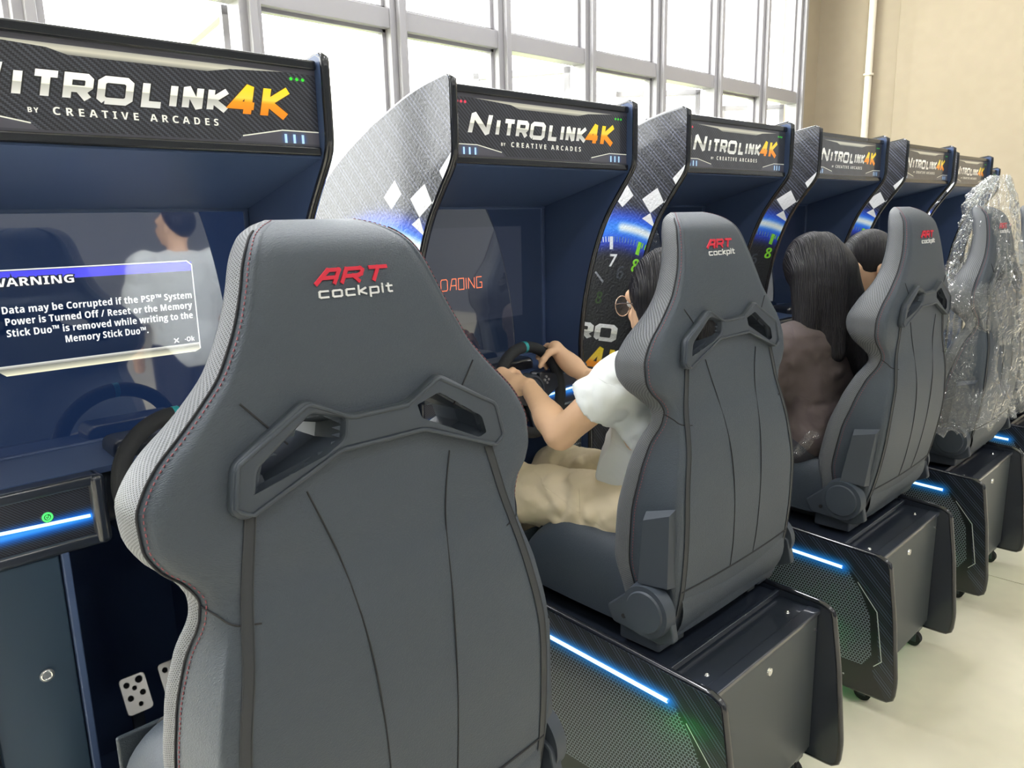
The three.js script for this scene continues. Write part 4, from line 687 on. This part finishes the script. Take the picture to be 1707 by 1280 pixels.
// a hand that grips a wheel rim at R (er outward, et along the rim, ez towards the driver), wrist at W
function gripHand(W, R, er, et, ez, thumbDir) {
  const at = (r, t, z) => [0, 1, 2].map((i) => R[i] + er[i] * r + et[i] * t + ez[i] * z), F = [];
  const palmC = at(0.014, 0.0, 0.032);
  F.push(cone(W, L3(W, palmC, 0.6), 0.024, 0.023), cone(at(0.018, -0.026, 0.03), at(0.018, 0.026, 0.03), 0.016, 0.017), cone(L3(W, palmC, 0.45), at(0.018, 0.02, 0.03), 0.02, 0.016), cone(L3(W, palmC, 0.45), at(0.018, -0.022, 0.03), 0.02, 0.015));
  const palm = join(F, 0.025), fingers = [];
  [0.031, 0.0105, -0.0105, -0.03].forEach((t, i) => { const len = [0.95, 1.05, 1, 0.85][i], P = [35, 95, 160, 215].map((deg, k) => { const a = deg * Math.PI / 180 * (k ? 0.9 + 0.1 * len : 1); return at(0.0275 * Math.sin(a), t * (1 - 0.08 * k), 0.0275 * Math.cos(a)); }); const r = [0.0095, 0.0092, 0.0082, 0.007].map((v) => v * (i === 3 ? 0.88 : 1)); fingers.push(join([cone(P[0], P[1], r[0], r[1]), cone(P[1], P[2], r[1], r[2]), cone(P[2], P[3], r[2], r[3])], 0.003)); });
  const T0 = at(0.004, 0.026 * thumbDir, 0.040), T1 = at(-0.016, 0.038 * thumbDir, 0.036), T2 = at(-0.042, 0.036 * thumbDir, 0.028), T3 = at(-0.062, 0.03 * thumbDir, 0.022);
  fingers.push(join([cone(T0, T1, 0.0125, 0.0105), cone(T1, T2, 0.0105, 0.0092), cone(T2, T3, 0.0092, 0.007)], 0.004));
  const all = (x, y, z) => { let d = palm(x, y, z); for (const f of fingers) d = smin(d, f(x, y, z), 0.006); return d; };
  const g = netMesh(all, ...around([W, at(0.05, 0.05, 0.06), at(-0.08, -0.05, -0.05), at(0.05, -0.06, 0.06), at(-0.08, 0.06, -0.05)], 0.03), 0.0035);
  return g;
}
function wrinkle(f, amp, s, sx = 1) { return (x, y, z) => { const d = f(x, y, z); return Math.abs(d) > 0.05 ? d : d + amp * ((1 - Math.abs(noise(x * s * sx, y * s, z * s) * 2 - 1)) - 0.6) + amp * 0.5 * (noise(x * s * 2.3 + 9, y * s * 2.3, z * s * 2.3) - 0.5); }; }
const relax = (fn, ...a) => fn(...a);

{ // ---- the driver in the white shirt
  const t = thing('person', 'seated driver in white short sleeved shirt and khaki trousers, gripping the steering wheel', 'person', [1.6, 0.62, -1.15]);
  const O = [1.6, 0.62, -1.15], add = (n, g, m, par = t, l) => { const o = mesh(n, g, m, par, l); o.geometry.translate(-O[0], -O[1], -O[2]); return o; };
  const lSh = [1.43, 1.13, -1.085], rSh = [1.775, 1.13, -1.075], lEl = [1.395, 0.968, -1.262], rEl = [1.80, 0.975, -1.24], lW = [1.437, 1.062, -1.412], rW = [1.715, 1.045, -1.455];
  const H = headFrame([1.575, 1.295, -1.082], -0.12, -0.12);
  const hipL = [1.515, 0.755, -1.12], hipR = [1.69, 0.755, -1.12], knL = [1.47, 0.735, -1.56], knR = [1.71, 0.73, -1.555], anL = [1.49, 0.33, -1.66], anR = [1.70, 0.33, -1.72];
  const arm = join([cone(lSh, lEl, 0.046, 0.038), cone(lEl, L3(lEl, lW, 0.35), 0.037, 0.037), cone(L3(lEl, lW, 0.3), lW, 0.037, 0.024), cone(rSh, rEl, 0.046, 0.037), cone(rEl, L3(rEl, rW, 0.35), 0.036, 0.036), cone(L3(rEl, rW, 0.3), rW, 0.036, 0.024)], 0.02);
  const torso = join([ball([1.605, 1.02, -1.09], [0.155, 0.16, 0.098]), ball([1.605, 0.86, -1.09], [0.12, 0.13, 0.085]), cone([1.5, 1.125, -1.075], [1.71, 1.125, -1.075], 0.05, 0.05), cone([1.602, 1.10, -1.075], [1.585, 1.23, -1.095], 0.05, 0.044)], 0.06);
  const legs = join([cone(hipL, knL, 0.058, 0.05), cone(hipR, knR, 0.058, 0.05), cone(knL, anL, 0.05, 0.034), cone(knR, anR, 0.05, 0.034)], 0.03);
  const body = join([arm, torso, legs, inFrame(headAll, H)], 0.018);
  const wheelC = [1.182 + 0.395, 1.012, -1.54], tilt = -0.2, ez = [0, -Math.sin(tilt), Math.cos(tilt)], up = [0, Math.cos(tilt), Math.sin(tilt)];
  const rimAt = (deg) => { const a = deg * Math.PI / 180, er = [Math.cos(a), up[1] * Math.sin(a), up[2] * Math.sin(a)], et = [-Math.sin(a), up[1] * Math.cos(a), up[2] * Math.cos(a)]; return [[0, 1, 2].map((i) => wheelC[i] + er[i] * 0.125), er, et]; };
  const [R1, er1, et1] = rimAt(38), [R2, er2, et2] = rimAt(164);
  const bodyGeo = netMesh(body, [1.3, 0.28, -1.82], [1.9, 1.46, -0.94], 0.011), headGeo = netMesh(inFrame(headAll, H), ...around([[1.575, 1.295, -1.082]], 0.14), 0.0045);
  add('body', [bodyGeo, headGeo, gripHand(rW, R1, er1, et1, ez, 1), gripHand(lW, R2, er2, et2, ez, -1)], M.skin);
  // clothes
  const slv = (a, b) => cone(a, L3(a, b, 0.5), 0.066, 0.068);
  let sh = join([ball([1.605, 1.01, -1.09], [0.172, 0.175, 0.115]), ball([1.605, 0.84, -1.115], [0.182, 0.15, 0.14]), cone([1.49, 1.128, -1.075], [1.72, 1.128, -1.075], 0.064, 0.064), cone([1.6, 1.13, -1.08], [1.592, 1.19, -1.088], 0.072, 0.058)], 0.06);
  sh = join([sh, slv(lSh, lEl), slv(rSh, rEl)], 0.03);
  const cutEnd = (a, b, tt) => { const p = L3(a, b, tt), n = [b[0] - a[0], b[1] - a[1], b[2] - a[2]], l = Math.hypot(...n); return (x, y, z) => ((x - p[0]) * n[0] + (y - p[1]) * n[1] + (z - p[2]) * n[2]) / l; };
  const cL = cutEnd(lSh, lEl, 0.47), cR = cutEnd(rSh, rEl, 0.47), hem = (x, y, z) => Math.max(0.70, 0.735 + (-1.13 - z) * 1.1) - y;
  const shirt0 = wrinkle(sh, 0.014, 20, 1.2), shirt = (x, y, z) => { let d = shirt0(x, y, z); d = Math.max(d, hem(x, y, z), y - 1.195); if (x < 1.47) d = Math.max(d, cL(x, y, z)); if (x > 1.74) d = Math.max(d, cR(x, y, z)); return d; };
  add('shirt', netMesh(shirt, [1.3, 0.7, -1.35], [1.92, 1.23, -0.92], 0.0075), M.shirt, t, 'white short sleeved shirt');
  const tr = wrinkle(join([cone(hipL, knL, 0.098, 0.082), cone(hipR, knR, 0.098, 0.080), cone(knL, anL, 0.075, 0.066), cone(knR, anR, 0.075, 0.066), ball([1.603, 0.765, -1.105], [0.165, 0.1, 0.13])], 0.035), 0.016, 21, 0.7), trouser = (x, y, z) => Math.max(tr(x, y, z), 0.40 - y);
  add('trousers', netMesh(trouser, [1.32, 0.35, -1.84], [1.88, 0.9, -0.94], 0.0085), M.khaki, t, 'loose khaki trousers');
  const hm = join([ball([0, 0.03, 0.02], [0.088, 0.102, 0.102]), cone([0, -0.02, 0.075], [0.01, -0.22, 0.09], 0.07, 0.05), cone([-0.07, 0.02, 0.02], [-0.075, -0.20, 0.05], 0.038, 0.022), cone([0.07, 0.02, 0.02], [0.075, -0.20, 0.05], 0.038, 0.022)], 0.03);
  const hairF = inFrame((x, y, z) => { const d = hm(x, y, z); if (Math.abs(d) > 0.03) return d; const faceCut = Math.min(Math.hypot(x / 0.9, (y + 0.03) / 1.2, z + 0.12)) - 0.078; return Math.max(d + 0.004 * (noise(Math.atan2(x, z) * 28, y * 5, 3) - 0.5), -faceCut); }, H);
  add('hair', netMesh(hairF, ...around([[1.575, 1.33, -1.08], [1.575, 1.11, -1.0]], 0.16), 0.0055), M.hair, t, 'long straight black hair');
  const fg = new THREE.Group(); fg.name = 'face'; fg.position.set(-O[0], -O[1], -O[2]); t.add(fg); face(fg, H, true);
  add('wristband', new THREE.TorusGeometry(0.027, 0.0018, 6, 28).applyQuaternion(new THREE.Quaternion().setFromUnitVectors(V(0, 0, 1), V(rW[0] - rEl[0], rW[1] - rEl[1], rW[2] - rEl[2]).normalize())).translate(...L3(rW, rEl, 0.15)), M.brown);
  for (const [a, d] of [[anL, [1.49, 0.2, -1.72]], [anR, [1.70, 0.2, -1.78]]]) add('shoe', netMesh(join([cone([a[0], a[1] - 0.06, a[2]], [a[0], a[1] - 0.075, a[2] - 0.12], 0.045, 0.035), cone(a, [a[0], a[1] - 0.05, a[2]], 0.04, 0.045)], 0.03), ...around([a, [a[0], a[1] - 0.1, a[2] - 0.15]], 0.07), 0.01), M.shoe);
}
{ // ---- the driver in brown, leaning forward, long hair down her back
  const O = [2.52, 0.62, -1.12], t = thing('person', 'seated driver with long dark hair in a brown shirt, seen from behind', 'person', O), add = (n, g, m, l) => { const o = mesh(n, g, m, t, l); o.geometry.translate(-O[0], -O[1], -O[2]); return o; };
  const H = headFrame([2.5, 1.318, -1.14], -0.75, -0.1, -0.05);
  const lSh = [2.33, 1.085, -1.13], rSh = [2.66, 1.085, -1.10], lEl = [2.30, 0.87, -1.26], rEl = [2.70, 0.90, -1.26], lW = [2.38, 0.99, -1.45], rW = [2.62, 1.0, -1.45];
  const hipL = [2.42, 0.755, -1.12], hipR = [2.6, 0.755, -1.12], knL = [2.40, 0.735, -1.55], knR = [2.62, 0.735, -1.55], anL = [2.42, 0.3, -1.66], anR = [2.6, 0.3, -1.66];
  const body = join([cone(lSh, lEl, 0.045, 0.037), cone(lEl, lW, 0.037, 0.024), cone(rSh, rEl, 0.045, 0.037), cone(rEl, rW, 0.037, 0.024), ball([2.5, 0.98, -1.11], [0.15, 0.17, 0.1]), ball([2.5, 0.83, -1.09], [0.14, 0.14, 0.1]), cone([2.4, 1.085, -1.11], [2.6, 1.085, -1.1], 0.05, 0.05), cone([2.5, 1.08, -1.11], [2.5, 1.22, -1.13], 0.05, 0.044), cone(hipL, knL, 0.072, 0.055), cone(hipR, knR, 0.072, 0.055), cone(knL, anL, 0.05, 0.034), cone(knR, anR, 0.05, 0.034), inFrame(headAll, H)], 0.022);
  const wc = [2.495, 1.012, -1.53], ez = [0, 0.199, 0.98], up = [0, 0.98, -0.199], rim = (deg) => { const a = deg * Math.PI / 180, er = [Math.cos(a), up[1] * Math.sin(a), up[2] * Math.sin(a)]; return [[0, 1, 2].map((i) => wc[i] + er[i] * 0.125), er, [-Math.sin(a), up[1] * Math.cos(a), up[2] * Math.cos(a)]]; };
  add('body', [netMesh(body, [2.2, 0.25, -1.8], [2.8, 1.45, -0.95], 0.0125), netMesh(inFrame(headAll, H), ...around([[2.5, 1.318, -1.14]], 0.14), 0.005), gripHand(rW, ...rim(20), ez, 1), gripHand(lW, ...rim(165), ez, -1)], M.skin);
  let sh = join([ball([2.5, 0.98, -1.105], [0.17, 0.185, 0.118]), ball([2.5, 0.80, -1.09], [0.165, 0.15, 0.13]), cone([2.385, 1.085, -1.115], [2.615, 1.085, -1.1], 0.066, 0.066), cone(lSh, L3(lSh, lEl, 0.95), 0.068, 0.066), cone(rSh, L3(rSh, rEl, 0.95), 0.068, 0.066)], 0.05);
  sh = wrinkle(sh, 0.009, 24, 0.6); add('shirt', netMesh((x, y, z) => Math.max(sh(x, y, z), 0.66 - y, y - 1.165), [2.18, 0.6, -1.4], [2.82, 1.2, -0.93], 0.009), M.brown, 'dark brown shirt');
  const tr = join([cone(hipL, knL, 0.09, 0.075), cone(hipR, knR, 0.09, 0.075), cone(knL, anL, 0.07, 0.06), cone(knR, anR, 0.07, 0.06), ball([2.51, 0.75, -1.1], [0.16, 0.09, 0.13])], 0.03); add('trousers', netMesh((x, y, z) => Math.max(tr(x, y, z), 0.36 - y), [2.28, 0.3, -1.8], [2.76, 0.88, -0.94], 0.012), M.darkCloth);
  for (const a of [anL, anR]) add('shoe', netMesh(join([cone([a[0], a[1] - 0.06, a[2]], [a[0], a[1] - 0.075, a[2] - 0.12], 0.045, 0.035), cone(a, [a[0], a[1] - 0.05, a[2]], 0.04, 0.045)], 0.03), ...around([a, [a[0], a[1] - 0.1, a[2] - 0.15]], 0.07), 0.012), M.shoe);
  const hm = join([ball([2.5, 1.335, -1.13], [0.094, 0.105, 0.104]), cone([2.5, 1.30, -1.075], [2.55, 1.02, -1.0], 0.085, 0.06), cone([2.57, 1.28, -1.10], [2.625, 0.86, -0.995], 0.06, 0.03), cone([2.56, 1.2, -1.06], [2.59, 0.88, -0.98], 0.07, 0.035), cone([2.43, 1.30, -1.12], [2.375, 1.12, -1.10], 0.055, 0.03), cone([2.45, 1.25, -1.08], [2.44, 1.06, -1.02], 0.06, 0.035)], 0.04);
  add('hair', netMesh((x, y, z) => { const d = hm(x, y, z); return Math.abs(d) > 0.03 ? d : d + 0.007 * (noise(x * 60 + z * 40, y * 4, 3) - 0.5); }, [2.3, 0.8, -1.28], [2.74, 1.46, -0.9], 0.006), M.hair, 'long straight dark hair falling down the back');
  const fg = new THREE.Group(); fg.name = 'face'; fg.position.set(-O[0], -O[1], -O[2]); t.add(fg); face(fg, H, false);
}
{ // ---- the third person, between the seats, head bent towards the screen of the driver in brown
  const O = [2.99, 0, -1.2], t = thing('person', 'person with dark hair tied back whose bent head and ear show behind the leaning seat', 'person', O), add = (n, g, m, l) => { const o = mesh(n, g, m, t, l); o.geometry.translate(-O[0], -O[1], -O[2]); return o; };
  const H = headFrame([2.87, 1.31, -1.115], 1.0, -0.35, 0.1);
  const sp = [2.97, 0.82, -1.2], ck = [2.93, 1.1, -1.15];
  const body = join([cone(sp, ck, 0.12, 0.12), cone([2.93, 1.12, -1.04], [2.93, 1.12, -1.26], 0.055, 0.055), cone(ck, [2.88, 1.24, -1.12], 0.05, 0.042), cone([2.93, 1.12, -1.03], [2.95, 0.88, -1.02], 0.042, 0.035), cone([2.95, 0.88, -1.02], [2.9, 0.7, -1.12], 0.035, 0.025), cone([2.93, 1.12, -1.27], [2.93, 0.88, -1.33], 0.042, 0.035), cone([2.93, 0.88, -1.33], [2.88, 0.7, -1.3], 0.035, 0.025), cone([2.98, 0.8, -1.12], [2.95, 0.45, -1.14], 0.08, 0.055), cone([2.95, 0.45, -1.14], [2.99, 0.09, -1.14], 0.05, 0.04), cone([2.98, 0.8, -1.28], [2.95, 0.45, -1.28], 0.08, 0.055), cone([2.95, 0.45, -1.28], [2.99, 0.09, -1.28], 0.05, 0.04), inFrame(headAll, H)], 0.03);
  add('body', [netMesh(body, [2.7, 0.02, -1.42], [3.12, 1.45, -0.92], 0.0125), netMesh(inFrame(headAll, H), ...around([[2.87, 1.31, -1.115]], 0.14), 0.0045)], M.skin);
  const s0 = wrinkle(join([cone(sp, ck, 0.142, 0.14), cone([2.93, 1.115, -1.04], [2.93, 1.115, -1.26], 0.07, 0.07), cone([2.93, 1.12, -1.03], [2.95, 0.95, -1.02], 0.058, 0.055), cone([2.93, 1.12, -1.27], [2.93, 0.95, -1.32], 0.058, 0.055)], 0.04), 0.01, 14);
  add('shirt', netMesh((x, y, z) => Math.max(s0(x, y, z), 0.72 - y, y - 1.17), [2.7, 0.68, -1.45], [3.16, 1.2, -0.9], 0.01), M.darkCloth);
  const t0 = join([cone([2.98, 0.8, -1.12], [2.95, 0.45, -1.14], 0.1, 0.075), cone([2.95, 0.45, -1.14], [2.99, 0.09, -1.14], 0.07, 0.055), cone([2.98, 0.8, -1.28], [2.95, 0.45, -1.28], 0.1, 0.075), cone([2.95, 0.45, -1.28], [2.99, 0.09, -1.28], 0.07, 0.055)], 0.03);
  add('trousers', netMesh((x, y, z) => Math.max(t0(x, y, z), 0.1 - y), [2.8, 0.05, -1.42], [3.14, 0.92, -0.98], 0.012), M.darkCloth);
  for (const z of [-1.14, -1.28]) add('shoe', netMesh(cone([2.92, 0.045, z], [3.02, 0.045, z], 0.042, 0.045), [2.84, 0, z - 0.08], [3.1, 0.12, z + 0.08], 0.012), M.shoe);
  const hm = join([ball([0, 0.03, 0.022], [0.083, 0.092, 0.096]), cone([0, 0.0, 0.1], [0, -0.12, 0.13], 0.035, 0.02)], 0.02);
  const hairF = inFrame((x, y, z) => { const d = hm(x, y, z); if (Math.abs(d) > 0.03) return d; const cut = 0.086 - Math.hypot(x / 0.95, (y + 0.05) / 1.05, (z + 0.105) / 1.1), low = -0.012 - y - Math.max(0, z - 0.035) * 3; return Math.max(d + 0.003 * (noise(x * 70, y * 30, z * 12) - 0.5), cut, low); }, H);
  add('hair', netMesh(hairF, ...around([[2.87, 1.31, -1.115]], 0.2), 0.0055), M.hair, 'dark hair pulled back');
  const fg = new THREE.Group(); fg.name = 'face'; fg.position.set(-O[0], -O[1], -O[2]); t.add(fg); face(fg, H, false);
}
{ // ---- onlooker behind the camera, seen as a reflection in the nearest screen
  const O = [1.66, 0, 0.8], t = thing('person', 'onlooker in a pale white shirt, seen as a reflection in the warning screen', 'person', O), add = (n, g, m, l) => mesh(n, g, m, t, l);
  const H = headFrame([0, 1.5, 0.02], Math.PI - 0.5, 0.1);
  const sS = [-0.2, 1.3, 0], sR = [0.2, 1.3, 0], eL = [-0.25, 1.04, 0.02], eR = [0.25, 1.04, 0.02], wL = [-0.22, 0.82, 0.14], wR = [0.22, 0.82, 0.14];
  const body = join([cone(sS, eL, 0.048, 0.04), cone(eL, wL, 0.04, 0.027), cone(sR, eR, 0.048, 0.04), cone(eR, wR, 0.04, 0.027), cone(wL, [-0.2, 0.74, 0.2], 0.028, 0.03), cone(wR, [0.2, 0.74, 0.2], 0.028, 0.03), ball([0, 1.15, 0], [0.17, 0.2, 0.11]), ball([0, 0.92, 0], [0.155, 0.16, 0.11]), cone([-0.15, 1.3, 0], [0.15, 1.3, 0], 0.06, 0.06), cone([0, 1.3, 0], [0, 1.42, 0.01], 0.055, 0.05), cone([-0.09, 0.85, 0], [-0.1, 0.46, 0.02], 0.085, 0.06), cone([-0.1, 0.46, 0.02], [-0.1, 0.08, 0], 0.055, 0.04), cone([0.09, 0.85, 0], [0.1, 0.46, 0.02], 0.085, 0.06), cone([0.1, 0.46, 0.02], [0.1, 0.08, 0], 0.055, 0.04), inFrame(headAll, H)], 0.03);
  add('body', [netMesh(body, [-0.36, 0.02, -0.2], [0.36, 1.66, 0.3], 0.0135)], M.skin);
  const s0 = wrinkle(join([ball([0, 1.13, 0], [0.195, 0.24, 0.13]), ball([0, 0.9, 0], [0.185, 0.2, 0.135]), cone([-0.16, 1.295, 0], [0.16, 1.295, 0], 0.075, 0.075), cone(sS, L3(sS, eL, 0.9), 0.072, 0.07), cone(sR, L3(sR, eR, 0.9), 0.072, 0.07)], 0.05), 0.012, 12);
  add('shirt', netMesh((x, y, z) => Math.max(s0(x, y, z), 0.76 - y, y - 1.385), [-0.4, 0.7, -0.2], [0.4, 1.42, 0.2], 0.01), M.shirt);
  const t0 = join([cone([-0.09, 0.84, 0], [-0.1, 0.46, 0.02], 0.105, 0.08), cone([-0.1, 0.46, 0.02], [-0.1, 0.08, 0], 0.075, 0.06), cone([0.09, 0.84, 0], [0.1, 0.46, 0.02], 0.105, 0.08), cone([0.1, 0.46, 0.02], [0.1, 0.08, 0], 0.075, 0.06)], 0.03); add('trousers', netMesh((x, y, z) => Math.max(t0(x, y, z), 0.1 - y), [-0.24, 0.04, -0.16], [0.24, 0.98, 0.16], 0.014), M.darkCloth);
  for (const x of [-0.1, 0.1]) add('shoe', netMesh(cone([x, 0.045, -0.02], [x, 0.045, 0.14], 0.045, 0.042), [x - 0.08, 0, -0.1], [x + 0.08, 0.12, 0.22], 0.012), M.shoe);
  add('hair', netMesh(inFrame((x, y, z) => Math.max(ball([0, 0.03, 0.02], [0.085, 0.1, 0.1])(x, y, z), -(z + 0.02 + (y - 0.06) * 0.8)), H), [-0.16, 1.36, -0.16], [0.16, 1.66, 0.2], 0.008), M.hair);
}
{ // ---- clear film over the fourth seat: a loose crumpled bag, open at the bottom
  const t = thing('plastic_wrap', 'crumpled clear plastic film bag pulled over the fourth racing seat', 'plastic film', [3.54, 0.68, -0.88]);
  const TX = [[0.0, 0.46], [0.12, 0.41], [0.26, 0.34], [0.34, 0.32], [0.39, 0.37], [0.47, 0.4], [0.53, 0.34], [0.6, 0.22], [0.68, 0.17], [0.78, 0.14], [0.84, 0.11], [0.89, 0.06], [0.94, 0.02]], FR = [[0, -0.3], [0.2, -0.24], [0.36, -0.16], [0.46, -0.17], [0.56, -0.13], [0.7, -0.1], [0.84, -0.09], [0.94, -0.03]], BK = [[0, 0.14], [0.2, 0.11], [0.5, 0.09], [0.7, 0.06], [0.85, 0.04], [0.94, 0.02]];
  const rows = []; for (let i = 0; i <= 110; i++) { const y = 0.94 * i / 110, w = lerpTable(TX, y), f = lerpTable(FR, y), b = lerpTable(BK, y), row = [];
    for (let j = 0; j <= 180; j++) { const a = j / 180 * Math.PI * 2, ca = Math.cos(a), sa = Math.sin(a), e = 0.92, x = w * Math.sign(ca) * Math.abs(ca) ** e, z = (b + f) / 2 + (b - f) / 2 * Math.sign(sa) * Math.abs(sa) ** e;
      const fold = 1 - Math.abs(noise(ca * 5 + y * 3, sa * 5 + 7, y * 5) * 2 - 1), fine = 1 - Math.abs(noise(ca * 13 + 3, sa * 13, y * 16 + ca * 4) * 2 - 1), tiny = noise(ca * 34, sa * 34, y * 40), d = 0.05 * (fold - 0.6) + 0.028 * (fine - 0.5) + 0.010 * (tiny - 0.5), k = 1 + d / Math.max(0.06, Math.hypot(x, z));
      row.push(V(x * k, y + 0.03 * (fine - 0.5) * (i === 0 ? 1.5 : 0.5) + (i < 8 ? 0.03 * (noise(ca * 6, sa * 6, 2) - 0.5) : 0), z * k)); }
    row[180] = row[0].clone(); rows.push(row); }
  const g = mesh('film', gridGeo(rows), M.film, t); g.userData.label = 'clear crumpled film';
}

{ // ---- torn film left on the leaning seat
  const t = thing('film_strip', 'torn strip of clear plastic film clinging to the left edge of the leaning seat', 'plastic film', [2.315, 0.71, -1.08]);
  const rows = []; for (let i = 0; i <= 34; i++) { const u = i / 34, row = []; for (let j = 0; j <= 10; j++) { const v = j / 10 - 0.5; row.push(V(-0.012 + 0.02 * (noise(u * 9, v * 5, 4) - 0.5) + v * v * 0.03, 0.13 * u - 0.02 + 0.012 * noise(u * 7, v * 6, 8), 0.10 * u - 0.03 + v * (0.03 + 0.03 * noise(u * 6, 2, 5)) + 0.012 * (noise(u * 14, v * 8, 1) - 0.5))); } rows.push(row); }
  mesh('film', gridGeo(rows), M.film, t);
}
renderer.render(scene, camera);
